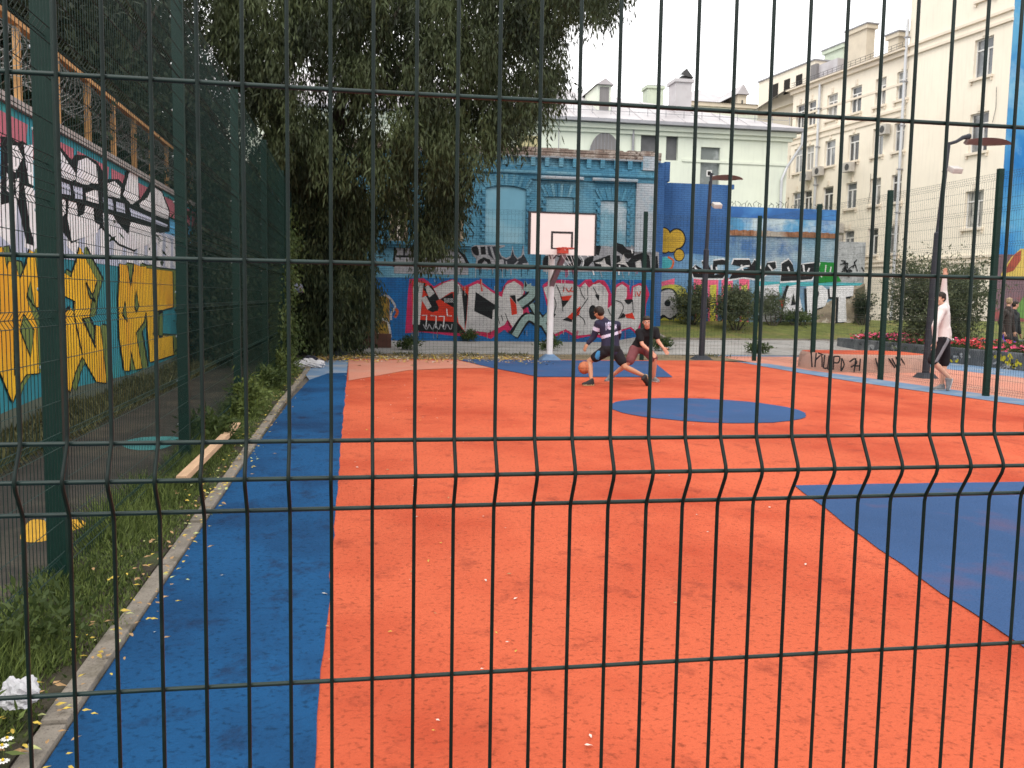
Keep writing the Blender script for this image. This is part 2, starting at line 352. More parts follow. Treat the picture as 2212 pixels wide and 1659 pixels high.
g_sil = bp('silver_paint', (.50, .48, .47), c2=(.40, .385, .385), c2sc=.9)
g_blk = bp('black_paint', (.012, .012, .014)); g_red = bp('red_paint', (.52, .035, .018)); g_pnk = bp('crimson_outline_paint', (.50, .028, .10), c2=(.42, .02, .06), c2sc=1.5)
g_blu = bp('bright_blue_paint', (.015, .12, .33), c2=(.02, .09, .25), c2sc=1.0); g_mnt = bp('grey_mint_paint', (.25, .34, .32)); g_dgr = bp('charcoal_paint', (.03, .032, .04))
g_wht = bp('white_paint', (.66, .65, .66)); g_gry = bp('grey_silver_paint', (.30, .30, .32), c2=(.2, .2, .23), c2sc=2)
g_yel = bp('mustard_paint', (.46, .29, .035)); g_lem = bp('lemon_paint', (.55, .5, .06), c2=(.4, .42, .12), c2sc=2); g_hot = bp('hot_pink_paint', (.75, .13, .22)); g_tur = bp('turquoise_paint', (.07, .38, .42))
g_grn = bp('green_paint', (.015, .19, .03)); g_org = bp('orange_red_paint', (.6, .12, .04))
YF = 33.5
# ---------- blue brick house: wall relief
b_body = mat('azure_painted_brick', (.085, .255, .37), .8, .15, .5, c2=(.20, .36, .43), c2sc=.35, c2lo=.45, c2hi=.7, c3=(.05, .18, .30), c3sc=.8, c3lo=.5, c3hi=.75, brick=.8, streak=.45, spec=.2)
b_deep = mat('deeper_azure_brick', (.06, .20, .31), .8, .15, .8, c2=(.11, .28, .38), c2sc=1., brick=.7, streak=.4, spec=.2)
b_pale = mat('pale_niche_paint', (.15, .34, .45), .85, .1, .5, c2=(.22, .40, .49), c2sc=.6, spec=.2, streak=.12)
b_pal2 = mat('cloudy_niche_paint', (.17, .34, .43), .85, .1, .8, c2=(.38, .46, .51), c2sc=.9, c2lo=.45, c2hi=.6, brick=.5, streak=.12, spec=.2)
b_whi = mat('whitewashed_brick', (.38, .42, .46), .85, .15, 1.2, c2=(.17, .32, .41), c2sc=.8, c2lo=.55, c2hi=.7, brick=.8, spec=.2)
b_old = mat('crumbling_brown_brick', (.26, .20, .17), .9, .3, 3, c2=(.42, .37, .33), c2sc=2.5, c2lo=.48, c2hi=.56, c3=(.10, .07, .06), c3sc=5, brick=1., spec=.1)
b_roy = mat('royal_blue_paint', (.038, .105, .265), .85, .12, .6, c2=(.055, .14, .32), c2sc=.4, brick=.45, streak=.3, spec=.2)
house = thing('brick_house', (6, YF, 0), 'azure painted brick house with bricked up windows and graffiti covered base, behind the hoop', 'house')
def PE(x, y, Y=YF): return py('E', x, y, Y)
zT = PE(1000, 128)[2]; xR = PE(1925, 400)[0]; xL = -3.2
def ez(y, x=1000): return PE(x, y)[2]
def ex(x, y=600): return PE(x, y)[0]
mb = MB(); mb.box((xL, YF, -.1), (xR, YF+8, zT), b_body)
mb.build('wall', house)
# crumbling top courses
mb = MB(); rr = random.Random(5); x = xL
while x < xR+.05:
    wd = rr.uniform(.2, .6); h = rr.uniform(.0, .07); mb.box((x, YF-.16, zT-.04), (min(x+wd, xR+.2), YF+.6, zT+.06+h), b_old); x += wd
mb.box((xL, YF-.14, zT-.2), (xR+.2, YF+.3, zT-.042), b_old); mb.box((xL, YF-.13, zT-.26), (xR+.19, YF+.3, zT-.202), b_whi)
mb.build('brick_parapet', house)
mb = MB()
# cornice: corbelled frieze with brackets, then mouldings
zf0, zf1 = ez(300), zT-.26
x = xL
while x < xR-.5:
    mb.box((x, YF-.125, zf1-.32), (x+.17, YF+.05, zf1-.002), b_body); mb.box((x+.01, YF-.07, zf0+.12), (x+.16, YF+.05, zf1-.322), b_deep); x += .535
mb.box((xL, YF-.10, zf0-.06), (xR+.06, YF+.05, zf0+.10), b_deep, .02); mb.box((xL, YF-.14, zf0-.18), (xR+.09, YF+.05, zf0-.062), b_body, .02)
mb.box((xL, YF-.06, zf0-.36), (xR-.02, YF+.05, zf0-.182), b_deep)
mb.build('cornice_molding', house)
# corner pier and its shoulder
mb = MB(); mb.box((ex(1752), YF-.09, ez(1035)), (xR, YF+.2, zf0-.38), b_whi); mb.box((ex(1800), YF-.15, zf0+.1), (xR, YF+.2, zT-.05), b_whi)
mb.build('corner_pier', house)
mb = MB(); mb.box((xR+.002, YF+.02, 0), (xR+.42, YF+5, zT-.25), b_roy); mb.box((xR+.42, YF+.0, zT-.95), (xR+.62, YF+4, zT-.2), b_roy, .03); mb.box((xR+.42, YF+.01, ez(395)), (xR+.5, YF+4, ez(345)), b_roy)
mb.build('side_wall', house)
# hoods
for a, b in ((855, 1262), (1345, 1755)):
    mb = MB(); mb.box((ex(a), YF-.22, ez(388)), (ex(b), YF+.05, ez(362)), b_whi, .02); mb.box((ex(a)+.1, YF-.12, ez(402)), (ex(b)-.1, YF+.05, ez(389)), b_deep); mb.build('window_hood', house)
def niche(x0, x1, ztop, zbot, pal, arch, fan0, jl, jr, nf):
    w_ = MB(); a, b = ex(x0), ex(x1)
    # flat infill a little behind a raised surround
    pts = [(a, YF-.012, zbot), (b, YF-.012, zbot), (b, YF-.012, ztop)]
    for k in range(1, 10): t = k/10; pts.append((b+(a-b)*t, YF-.012, ztop+arch*4*t*(1-t)))
    pts.append((a, YF-.012, ztop)); w_.face(pts, pal); o = w_.build('blind_window', house)
    # fan of soldier bricks
    s_ = MB(); cxm = (a+b)/2; half = (fan0[1]-fan0[0])/2
    for k in range(nf):
        t = (k+.5)/nf; th = rad(-32+64*t); bx = a+(b-a)*t*1.0; zb = ztop+arch*4*t*(1-t)+.04; ln = fan0[2]
        d = np.array([math.sin(th), 0, math.cos(th)]); p = np.array([bx, 0, zb]); wv = np.array([d[2], 0, -d[0]])*.05
        q = [p-wv*.8, p+wv*.8, p+wv*1.15+d*ln, p-wv*1.15+d*ln]
        y1 = YF-.075-.02*(k % 2)
        V = [(v[0], YF+.02, v[2]) for v in q]+[(v[0], y1, v[2]) for v in q]
        s_.mesh(V, [(4, 5, 6, 7), (0, 4, 7, 3), (1, 2, 6, 5), (2, 3, 7, 6), (0, 1, 5, 4)], b_deep if k % 3 else b_body)
    s_.build('brick_lintel', o)
    # toothed jambs
    for sx in (a, b):
        j_ = MB(); z = zbot; k = 0
        while z < ztop+.05:
            sg = -1 if sx == a else 1; wd = .13 if k % 2 else .2
            j_.box((sx+sg*.01, YF-.11 if k % 2 else YF-.06, z), (sx+sg*wd, YF+.02, z+.137), b_deep if k % 2 else b_body, .012)
            z += .135; k += 1
        j_.build('brick_jamb', o)
zb = ez(985)
niche(375, 745, ez(500), zb, b_pale, .12, (0, 0, .42), True, True, 19)
niche(932, 1180, ez(560), zb, b_pal2, .02, (0, 0, .48), True, True, 12)
niche(1430, 1672, ez(575), zb, b_pal2, .02, (0, 0, .48), True, True, 12)
# two surviving casement windows on the left
m_woodf = mat('weathered_wood_frame', (.33, .26, .18), .8, .25, 6); m_cream_f = mat('cream_window_frame', (.62, .56, .48), .7, .1, 5)
m_dim = mat('dim_glass', (.035, .032, .03), .15, .4, 1.5, c2=(.12, .10, .08), c2sc=1.2, spec=.5)
for fr0, fr1 in ((723, 838), (1048, 1203)):
    p0 = py('P', fr0, 742, YF); p1 = py('P', fr1, 470, YF); x0, x1, z0, z1 = p0[0], p1[0], p0[2], p1[2]+.35
    mb = MB(); mb.box((x0, YF-.03, z0), (x1, YF+.02, z0+.09), m_woodf); mb.box((x0, YF-.03, z1-.09), (x1, YF+.02, z1), m_woodf)
    for xx in (x0, x1-.1): mb.box((xx, YF-.032, z0+.09), (xx+.1, YF+.02, z1-.09), m_woodf)
    xm = (x0+x1)/2; mb.box((xm-.06, YF-.036, z0+.09), (xm+.06, YF+.02, z1-.09), m_cream_f); o = mb.build('window', house)
    mb = MB(); mb.box((x0+.1, YF-.01, z0+.09), (xm-.06, YF+.01, z1-.09), m_dim); mb.box((xm+.06, YF-.01, z0+.09), (x1-.1, YF+.01, z1-.09), m_dim); mb.build('pane', o)
mb = MB(); z0 = py('A', 900, 236, YF)[2]; mb.box((xL, YF-.2, z0-.13), (py('A', 1180, 250, YF)[0], YF+.02, z0), b_deep, .02); mb.box((xL, YF-.11, z0-.24), (py('A', 1180, 250, YF)[0], YF+.02, z0-.132), b_deep); mb.build('sill_molding', house)
# low plinth of the house: bright blue with the big silver letters
mu = Mural(lambda fr, x, y: py(fr, x, y, YF), (0, -1, 0))
mu.poly('D', [(700, 598), (1415, 605), (1418, 760), (700, 760)], g_blu, 0)
# upper band: dark throw-ups
mu.poly('A', [(225, 290), (420, 300), (850, 285), (1020, 330), (1110, 400), (1150, 545), (1150, 640), (225, 620)], g_gry, 1)
for q in ([(225, 290), (250, 300), (235, 540), (210, 540)], [(345, 280), (370, 280), (360, 400), (340, 400)], [(830, 265), (880, 290), (860, 410), (845, 330)], [(1000, 320), (1110, 390), (1190, 550), (1140, 545), (1090, 430)], [(250, 395), (700, 405), (700, 425), (250, 420)], [(740, 400), (1060, 410), (1060, 430), (740, 420)], [(440, 490), (1120, 490), (1120, 520), (440, 520)]): mu.poly('A', q, g_blk, 2)
ol = [(1180, 300), (1230, 270), (1420, 265), (1610, 270), (1600, 290), (1530, 310), (1560, 400), (1620, 430), (1680, 400), (1700, 270), (1720, 380), (1760, 430), (1810, 400), (1835, 260), (1850, 420), (1900, 500), (1910, 570), (1230, 570), (1250, 440), (1200, 390)]
mu.poly('A', ol, g_gry, 2)
mu.poly('A', [(1190, 310), (1235, 282), (1270, 300), (1280, 395), (1225, 385)], g_blk, 3, 4); mu.poly('A', [(1300, 290), (1360, 285), (1370, 385), (1310, 390)], g_blk, 3)
mu.poly('A', [(1385, 285), (1560, 285), (1510, 320), (1560, 420), (1630, 450), (1680, 420), (1700, 330), (1720, 400), (1760, 450), (1810, 420), (1835, 380), (1890, 480), (1820, 550), (1520, 555), (1480, 460), (1400, 390)], g_dgr, 3)
mu.poly('A', [(1250, 560), (1270, 460), (1340, 420), (1420, 450), (1455, 555), (1410, 555), (1380, 480), (1350, 460), (1320, 500), (1315, 560)], g_blk, 3.5)
mu.stroke('A', [(1430, 290), (1470, 420), (1540, 540)], 28, g_gry, 4); mu.stroke('A', [(1620, 470), (1640, 590)], 16, g_gry, 4); mu.stroke('A', [(1640, 560), (1700, 530), (1770, 470)], 18, g_gry, 4)
mu.poly('A', [(1510, 480), (1580, 440), (1590, 520), (1540, 545)], g_gry, 4, 4); mu.poly('A', [(1820, 500), (1880, 490), (1900, 550), (1850, 545)], g_gry, 4)
# right of the pole: black wild letters with silver ground
mu.poly('B', [(270, 470), (310, 390), (420, 370), (930, 360), (960, 200), (1060, 240), (1120, 300), (1190, 200), (1300, 210), (1450, 320), (1620, 330), (1720, 360), (1720, 600), (1250, 600), (280, 600)], g_gry, 1.4)
mu.poly('B', [(275, 480), (300, 410), (350, 420), (340, 540), (290, 560)], g_blk, 2.4, 4)
mu.poly('B', [(440, 400), (700, 400), (760, 470), (720, 560), (560, 590), (430, 560), (470, 520), (560, 530), (640, 480), (520, 440)], g_blk, 2.4)
mu.poly('B', [(745, 400), (790, 460), (830, 420), (910, 400), (900, 470), (840, 530), (860, 580), (760, 580), (770, 500)], g_blk, 2.4)
mu.poly('B', [(935, 215), (1000, 290), (970, 400), (930, 380)], g_blk, 2.4); mu.poly('B', [(900, 470), (1030, 420), (1110, 390), (1130, 560), (900, 590), (920, 530)], g_blk, 2.4)
mu.poly('B', [(1180, 235), (1270, 260), (1320, 320), (1420, 350), (1400, 420), (1330, 440), (1250, 380), (1175, 330)], g_blk, 2.4)
mu.poly('B', [(1140, 400), (1230, 400), (1240, 450), (1330, 480), (1400, 400), (1530, 360), (1600, 400), (1620, 590), (1510, 590), (1500, 470), (1420, 480), (1440, 590), (1160, 590), (1180, 500)], g_blk, 2.4)
mu.poly('B', [(1640, 420), (1700, 400), (1715, 560), (1660, 590)], g_blk, 2.4)
for q in ([(1240, 470), (1280, 380), (1310, 490), (1350, 550), (1280, 510), (1190, 500)], [(920, 490), (1010, 470), (1040, 430), (1060, 500), (1130, 540), (1010, 560), (1000, 510)], [(1430, 480), (1490, 450), (1500, 600), (1440, 600)]): mu.poly('B', q, g_sil, 3.2)
for q in ([(740, 400), (780, 470), (760, 560)], [(500, 420), (560, 570)], [(890, 560), (910, 640)], [(1230, 520), (1220, 640)], [(1380, 320), (1390, 370)], [(820, 380), (840, 420)]): mu.stroke('B', q, 16, g_wht, 4)
for q in ((380, 640), (690, 640), (1000, 630), (1270, 640)): mu.stroke('B', [(q[0]-10, 590), (q[0], q[1]), (q[0]+12, q[1]+40)], 8, g_gry, 3)
# main piece: crimson surround
mu.poly('A', [(420, 690), (590, 680), (650, 720), (720, 785), (800, 740), (950, 690), (1010, 720), (1090, 780), (1150, 760), (1270, 703), (1330, 740), (1450, 830), (1500, 850), (1560, 850), (1590, 780), (1640, 710), (1730, 685), (1820, 730), (1860, 800), (1850, 900), (1880, 1080), (1850, 1250), (1700, 1285), (1650, 1365), (1600, 1320), (1500, 1385), (1430, 1435), (1330, 1400), (1200, 1375), (1100, 1400), (950, 1395), (560, 1350), (365, 1365), (375, 1200), (400, 850)], g_pnk, 1)
mu.poly('A', [(450, 715), (600, 720), (720, 800), (960, 710), (1080, 800), (1150, 780), (1140, 1360), (550, 1340), (455, 1340)], g_red, 1.6)
mu.poly('A', [(470, 720), (592, 742), (570, 980), (545, 1260), (455, 1255)], g_sil, 2.4)
mu.poly('A', [(592, 735), (620, 745), (605, 780), (690, 770), (790, 945), (745, 965), (785, 1050), (770, 1085), (700, 1105), (640, 1072), (690, 1030), (640, 930), (600, 870), (588, 800)], g_blk, 2)
mu.poly('A', [(608, 795), (650, 765), (735, 865), (662, 920)], g_sil, 2.8); mu.poly('A', [(560, 930), (622, 900), (692, 1035), (642, 1072)], g_sil, 2.8)
mu.poly('A', [(598, 825), (648, 895), (588, 905)], g_red, 2.9)
mu.poly('A', [(800, 940), (955, 860), (990, 1060), (870, 990)], g_blk, 2)
mu.poly('A', [(720, 810), (840, 745), (950, 705), (1010, 735), (1060, 800), (1082, 1000), (1110, 1340), (1030, 1240), (1000, 1050), (985, 850), (940, 850), (790, 945)], g_sil, 2.8)
mu.poly('A', [(548, 1200), (1010, 1225), (1112, 1365), (530, 1340), (468, 1340), (458, 1260)], g_blk, 2.2)
mu.poly('A', [(1062, 800), (1145, 890), (1125, 1200), (1105, 1300), (1090, 1200)], g_blk, 2.2)
mu.poly('A', [(1160, 790), (1262, 745), (1330, 770), (1450, 860), (1570, 915), (1590, 830), (1620, 760), (1720, 718), (1800, 770), (1842, 850), (1800, 950), (1792, 1010), (1830, 1080), (1830, 1150), (1700, 1290), (1640, 1190), (1600, 1260), (1500, 1312), (1400, 1358), (1190, 1330), (1170, 1368), (1105, 1365), (1130, 1200), (1150, 880)], g_sil, 2.8)
mu.poly('A', [(1240, 850), (1440, 985), (1540, 1040), (1455, 1075), (1448, 1195), (1222, 1090)], g_blk, 3.3); mu.poly('A', [(1660, 897), (1735, 890), (1748, 1010)], g_blk, 3.3); mu.poly('A', [(1665, 912), (1748, 1012), (1757, 1125), (1690, 1142)], g_red, 3.3)
mu.stroke('A', [(1300, 690), (1310, 760), (1320, 845)], 20, g_red, 3.5)
for q in ([(570, 1145), (632, 1140), (622, 1290)], [(680, 1145), (750, 1150), (745, 1300)], [(780, 1155), (850, 1155), (840, 1290)], [(880, 1060), (890, 1150), (945, 1150)]): mu.stroke('A', q, 13, g_wht, 3.6, 0)
for k in range(7): mu.stroke('A', [(850+17*k, 930), (858+17*k, 985)], 5, g_wht, 3.6)
for k in range(5): mu.stroke('A', [(590+75*k, 1255), (630+75*k, 1320), (660+72*k, 1250)], 12, g_gry, 3.6)
for q in ([(1510, 1120), (1540, 1250)], [(1560, 1140), (1580, 1210)], [(1610, 1120), (1650, 1230), (1680, 1300)]): mu.stroke('A', q, 9, g_blk, 3.6)
# crossed bones shape
for L, gm, ww in ((4, g_blk, 132), (4.6, g_mnt, 78)):
    mu.stroke('A', [(1725-(4.6-L)*20, 1400-(4.6-L)*5), (1850, 1195), (1935, 1170), (2060, 1230), (2190, 1090)], ww, gm, L)
    mu.stroke('A', [(1790, 1010), (1930, 900), (1960, 780)], ww*1.1, gm, L+.1)
    mu.stroke('A', [(1930, 1000), (2010, 1130), (2200, 1440)], ww*.72, gm, L+.25)
mu.poly('A', [(2005, 800), (2065, 800), (2110, 980), (2150, 1080), (2080, 1140), (2010, 1060), (1995, 950)], g_blu, 4.9)
mu.poly('A', [(1850, 700), (1890, 760), (1930, 740), (1935, 830), (1880, 850), (1830, 830)], g_mnt, 4.9); mu.poly('A', [(1850, 700), (1880, 770), (1850, 800)], g_blk, 5.1); mu.poly('A', [(1860, 1050), (1890, 1040), (1910, 1120), (1880, 1110)], g_pnk, 5.1)
# right word
mu.poly('B', [(270, 770), (330, 722), (480, 700), (640, 710), (720, 772), (800, 702), (870, 690), (900, 740), (960, 702), (1040, 710), (1090, 780), (1130, 880), (1125, 1000), (1165, 900), (1190, 760), (1270, 720), (1350, 770), (1365, 900), (1385, 780), (1480, 740), (1560, 760), (1603, 880), (1560, 1000), (1550, 1200), (1500, 1300), (1440, 1382), (1360, 1305), (1250, 1345), (1130, 1400), (1000, 1420), (860, 1400), (700, 1432), (560, 1345), (400, 1425), (330, 1250), (320, 1000)], g_pnk, 1)
mu.poly('B', [(280, 800), (420, 740), (640, 748), (740, 800), (800, 738), (850, 800), (900, 760), (980, 738), (1050, 790), (1088, 870), (1080, 1060), (1150, 1000), (1180, 900), (1190, 800), (1260, 752), (1320, 800), (1320, 900), (1300, 980), (1350, 1005), (1390, 960), (1400, 800), (1470, 768), (1540, 800), (1515, 1000), (1500, 1200), (1440, 1345), (1370, 1285), (1240, 1325), (1100, 1385), (880, 1378), (700, 1395), (560, 1315), (420, 1375), (350, 1250), (350, 1000)], g_sil, 2)
mu.poly('B', [(490, 908), (640, 895), (600, 958), (510, 955)], g_red, 3); mu.poly('B', [(508, 957), (602, 957), (530, 1045)], g_blk, 3)
mu.poly('B', [(545, 1195), (660, 1090), (745, 1025), (732, 1130), (640, 1200)], g_red, 3); mu.poly('B', [(515, 1200), (575, 1165), (640, 1195), (640, 1228)], g_blk, 3.1)
mu.poly('B', [(850, 1070), (885, 1015), (930, 1040), (960, 1160), (900, 1195), (860, 1170)], g_blk, 3, 4); mu.poly('B', [(925, 880), (978, 888), (972, 965), (935, 915)], g_blk, 3)
mu.poly('B', [(1290, 950), (1390, 945), (1372, 990), (1330, 1005)], g_blk, 3, 3); mu.poly('B', [(1225, 1185), (1270, 1108), (1300, 1135), (1300, 1168)], g_blk, 3); mu.poly('B', [(1300, 1132), (1390, 1108), (1422, 1195), (1310, 1172)], g_red, 3)
for q in ([(405, 900), (440, 1000), (415, 1110)], [(440, 760), (500, 900), (525, 1090)], [(735, 800), (760, 880), (800, 940)], [(640, 1190), (760, 1040), (840, 920)], [(700, 1130), (780, 1190), (800, 1260)], [(1180, 960), (1250, 985), (1275, 1060), (1215, 1190)], [(1085, 1060), (1110, 1120), (1140, 1160)], [(1390, 950), (1400, 1110)], [(900, 790), (960, 900)]): mu.stroke('B', q, 10, g_blk, 3.5)
for k, q in enumerate(([(540, 790), (530, 850)], [(560, 800), (600, 850), (640, 790)], [(620, 840), (700, 860)], [(1420, 840), (1430, 910)], [(1440, 840), (1470, 905), (1490, 840)])): mu.stroke('B', q, 13, g_red, 3.6)
rr = random.Random(77)
for k in range(70):
    x, y = rr.uniform(430, 1900), rr.choice((560, 700, 780, 1330)); ln = rr.uniform(20, 120); mu.stroke('A', [(x, y), (x+rr.uniform(-3, 3), y+ln*.6), (x+rr.uniform(-4, 4), y+ln)], rr.uniform(4, 8), rr.choice((g_sil, g_blk, g_gry, g_blk)), 3.9)
    x = rr.uniform(300, 1560); mu.stroke('B', [(x, y), (x+rr.uniform(-3, 3), y+ln*.6), (x+rr.uniform(-4, 4), y+ln)], rr.uniform(4, 8), rr.choice((g_sil, g_blk, g_gry, g_pnk)), 3.9)
mu.mb.build('graffiti_lettering', house)
# ---------- low royal blue building and lower wall to the right of the house
def wallbox(name, x0, x1, Y, z0, z1, m, d=.5): pass
YB = 34.6
annex = thing('blue_annex', (13.4, YB, 0), 'plain royal blue flat wall beside the azure house with a mustard yellow graffiti blob', 'building')
xa0 = xR+.45; xa1 = py('N', 1938, 1300, YB)[0]; za = py('N', 1640, 1158, YB)[2]
mb = MB(); mb.box((xa0, YB, 0), (xa1, YB+6, za), b_roy); mb.box((xa1-.1, YB-.06, za-.16), (xa1+.12, YB+4, za+.02), b_roy); mb.build('wall', annex)
mu = Mural(lambda fr, x, y: py(fr, x, y, YB), (0, -1, 0))
mu.poly('C', [(40, 330), (400, 290), (760, 330), (765, 700), (40, 700)], bp('hazy_blue_paint', (.13, .26, .42), c2=(.3, .42, .5), c2sc=.8), .2)
for q, r1 in (((130, 120), 75), ((140, 210), 72), ((255, 150), 92), ((205, 215), 62), ((280, 305), 55)):
    P_ = lambda f: [(q[0]+r1*f*math.cos(a)*.85, q[1]+r1*f*math.sin(a)) for a in np.linspace(0, 6.283, 25)[:-1]]
    mu.poly('C', P_(1.14), g_blk, 1+.01*r1); mu.poly('C', P_(.98), g_yel, 1.2+.012*r1)
mu.poly('C', [(35, 60), (85, 60), (90, 240), (35, 260)], g_tur, .6)
mu.poly('C', [(90, 340), (190, 330), (220, 400), (170, 440), (100, 420)], g_tur, 2.4, 4); mu.stroke('C', [(170, 325), (222, 360), (205, 430), (150, 445)], 18, g_org, 2.6); mu.poly('C', [(145, 435), (205, 435), (180, 475), (150, 465)], g_org, 2.7)
mu.mb.build('graffiti_lettering', annex)
# cloud mural block, set back above
YC = 36.0
b_sky = mat('cloud_mural_paint', (.10, .30, .50), .85, .15, .6, c2=(.45, .55, .58), c2sc=.7, c2lo=.42, c2hi=.58, c3=(.04, .13, .34), c3sc=.6, c3lo=.5, c3hi=.7, spec=.2)
cm = thing('rear_wall', (17.8, YC, 4), 'sky blue wall with painted white clouds, above the lower wall with big white letters', 'wall')
c0 = py('M', 85, 1500, YC); c1 = py('M', 832, 1640, YC); zc = py('M', 450, 1510, YC)[2]
mb = MB(); mb.box((c0[0]-.1, YC, 0), (c1[0]+.1, YC+4, zc), b_sky); mb.build('wall', cm)
mb = MB(); mb.box((c0[0]-.1, YC-.012, zc-.45), (c1[0]+.1, YC-.001, zc-.01), mat('deep_sky_paint', (.035, .12, .33), .85, .2, 1.5, c2=(.06, .2, .45), c2sc=1.2)); mb.build('painted_band', cm)
mb = MB(); rr = random.Random(9)
for k in range(34):
    x = c0[0]+(c1[0]-c0[0])*k/34+rr.uniform(-.05, .05); h = rr.uniform(.15, .3); mb.tube([(x, YC+.1, zc), (x+rr.uniform(-.08, .08), YC+.1, zc+h*.6), (x+rr.uniform(-.15, .15), YC+.1, zc+h)], .012, m_green, 4)
mb.build('spike_edging', cm)
# lower lettered wall
YL = 34.6
b_low = mat('blue_grey_painted_brick', (.20, .33, .42), .85, .15, .7, c2=(.40, .47, .50), c2sc=.5, c2lo=.45, c2hi=.65, c3=(.06, .14, .31), c3sc=.45, c3lo=.52, c3hi=.66, brick=.6, streak=.3, spec=.2)
b_stone = mat('rough_tan_stone', (.28, .23, .165), .9, .3, 2.5, c2=(.17, .135, .1), c2sc=2, c3=(.42, .38, .32), c3sc=3, bump=1., bumpsc=6)
b_ledge = mat('rusty_brick_ledge', (.25, .115, .06), .9, .3, 4, c2=(.36, .32, .27), c2sc=.5, c2lo=.47, c2hi=.6, bump=.6, bumpsc=10)
low = thing('graffiti_wall', (17, YL, .9), 'low wall with large white letters APT and a rusty brick ledge, behind the lawn', 'wall')
l0 = xa1-.02; l1 = py('C', 1790, 120, YL)[0]; zl = py('C', 1200, 128, YL)[2]; l2 = py('C', 2085, 300, YL)[0]; zl2 = py('C', 1950, 178, YL)[2]
mb = MB(); mb.box((l0, YL, 0), (l1, YL+.7, zl), b_low); mb.box((l1, YL+.02, 0), (l2, YL+.7, zl2), mat('grey_scrawled_render', (.33, .34, .34), .9, .2, 3, c2=(.2, .21, .21), c2sc=2.5, c3=(.05, .05, .06), c3sc=9, c3lo=.6, c3hi=.68)); mb.build('wall', low)
mb = MB(); x = l0; rr = random.Random(4)
while x < l1:
    wd = rr.uniform(.10, .16); mb.box((x, YL-.05-rr.uniform(0, .03), zl+.002), (x+wd-.012, YL+.7, zl+.21+rr.uniform(-.02, .03)), b_ledge); x += wd
mb.build('brick_coping', low)
mu = Mural(lambda fr, x, y: py(fr, x, y, YL), (0, -1, 0))
mu.poly('C', [(1580, 940), (1600, 830), (1720, 760), (1800, 720), (1900, 660), (2000, 590), (2080, 580), (2090, 1020), (1560, 1020)], b_stone, .4)
mu.poly('C', [(1985, 640), (2075, 600), (2080, 1010), (1970, 1010)], mat('dark_mossy_stone', (.10, .09, .055), .9, .3, 3, c2=(.05, .06, .03), c2sc=3), .8)
for a, b in ((110, 235), (420, 530), (555, 660), (690, 800), (860, 960)):
    rr = random.Random(a); mu.poly('C', [(a, 560+rr.uniform(-60, 10)), (b, 545+rr.uniform(-30, 10)), (b-8, 980), (a+6, 990)], g_hot, .5); mu.poly('C', [(a+22, 600), (b-20, 590), (b-26, 955), (a+24, 960)], g_lem, .9)
mu.poly('C', [(75, 620), (190, 590), (330, 620), (420, 800), (330, 1000), (80, 1010)], g_lem, .7)
for q in ([(225, 590), (300, 600), (420, 760), (300, 900), (230, 700)],): mu.poly('C', q, g_lem, 1.1)
mu.poly('C', [(70, 690), (130, 630), (230, 640), (290, 760), (290, 870), (200, 935), (130, 910), (60, 970), (40, 960), (60, 850)], g_blk, 1.8, 4)
mu.poly('C', [(80, 700), (140, 645), (225, 655), (262, 770), (270, 850), (190, 915), (120, 880), (60, 950), (50, 930), (80, 830)], g_sil, 2.2, 4); mu.poly('C', [(135, 770), (165, 735), (195, 755), (190, 795), (155, 800)], g_blk, 2.6, 4)
# black throw-up with white edges
for q in ([(395, 445), (440, 400), (520, 450), (500, 370), (540, 350), (600, 470), (610, 360), (700, 350), (760, 370), (740, 400), (650, 400), (620, 500), (760, 450), (700, 530), (560, 530), (420, 520)], [(790, 400), (810, 350), (960, 350), (980, 400), (1010, 350), (1100, 450), (1130, 380), (1210, 370), (1220, 430), (1150, 470), (1060, 540), (900, 520), (760, 540), (800, 470), (960, 430)], [(1270, 460), (1270, 390), (1340, 350), (1380, 400), (1400, 500), (1440, 400), (1600, 380), (1600, 480), (1560, 540), (1440, 550), (1260, 560)]):
    c_ = np.mean(q, axis=0); mu.poly('C', [tuple(c_+(np.array(p)-c_)*np.array([1.04, 1.16])) for p in q], g_wht, 1.2); mu.poly('C', q, g_blk, 1.9)
for q in ([(430, 420), (470, 480)], [(640, 420), (660, 480), (750, 440)], [(830, 460), (900, 420), (960, 410)], [(880, 400), (900, 470)], [(1330, 420), (1345, 460)], [(1480, 400), (1500, 500), (1540, 430)], [(1030, 380), (1080, 440)], [(1140, 400), (1180, 450)], [(590, 400), (600, 480)]): mu.stroke('C', q, 16, g_wht, 2.4)
mu.poly('C', [(1590, 400), (1640, 370), (1790, 380), (1790, 460), (1850, 560), (1610, 580), (1600, 480)], g_grn, 2.0)
for q in ([(1640, 380), (1630, 460), (1660, 520)], [(1700, 400), (1690, 500)], [(1600, 540), (1620, 580)], [(1750, 420), (1740, 470)]): mu.stroke('C', q, 10, g_wht, 2.4)
rr = random.Random(12)
for k in range(18):
    x, y = rr.uniform(1870, 2060), rr.uniform(340, 480); mu.stroke('C', [(x, y), (x+rr.uniform(-35, 35), y+rr.uniform(-40, 40)), (x+rr.uniform(-45, 45), y+rr.uniform(-20, 60))], 9, g_blk, 1.2)
mu.poly('C', [(1030, 560), (2060, 575), (2030, 600), (1030, 610)], g_tur, .9)
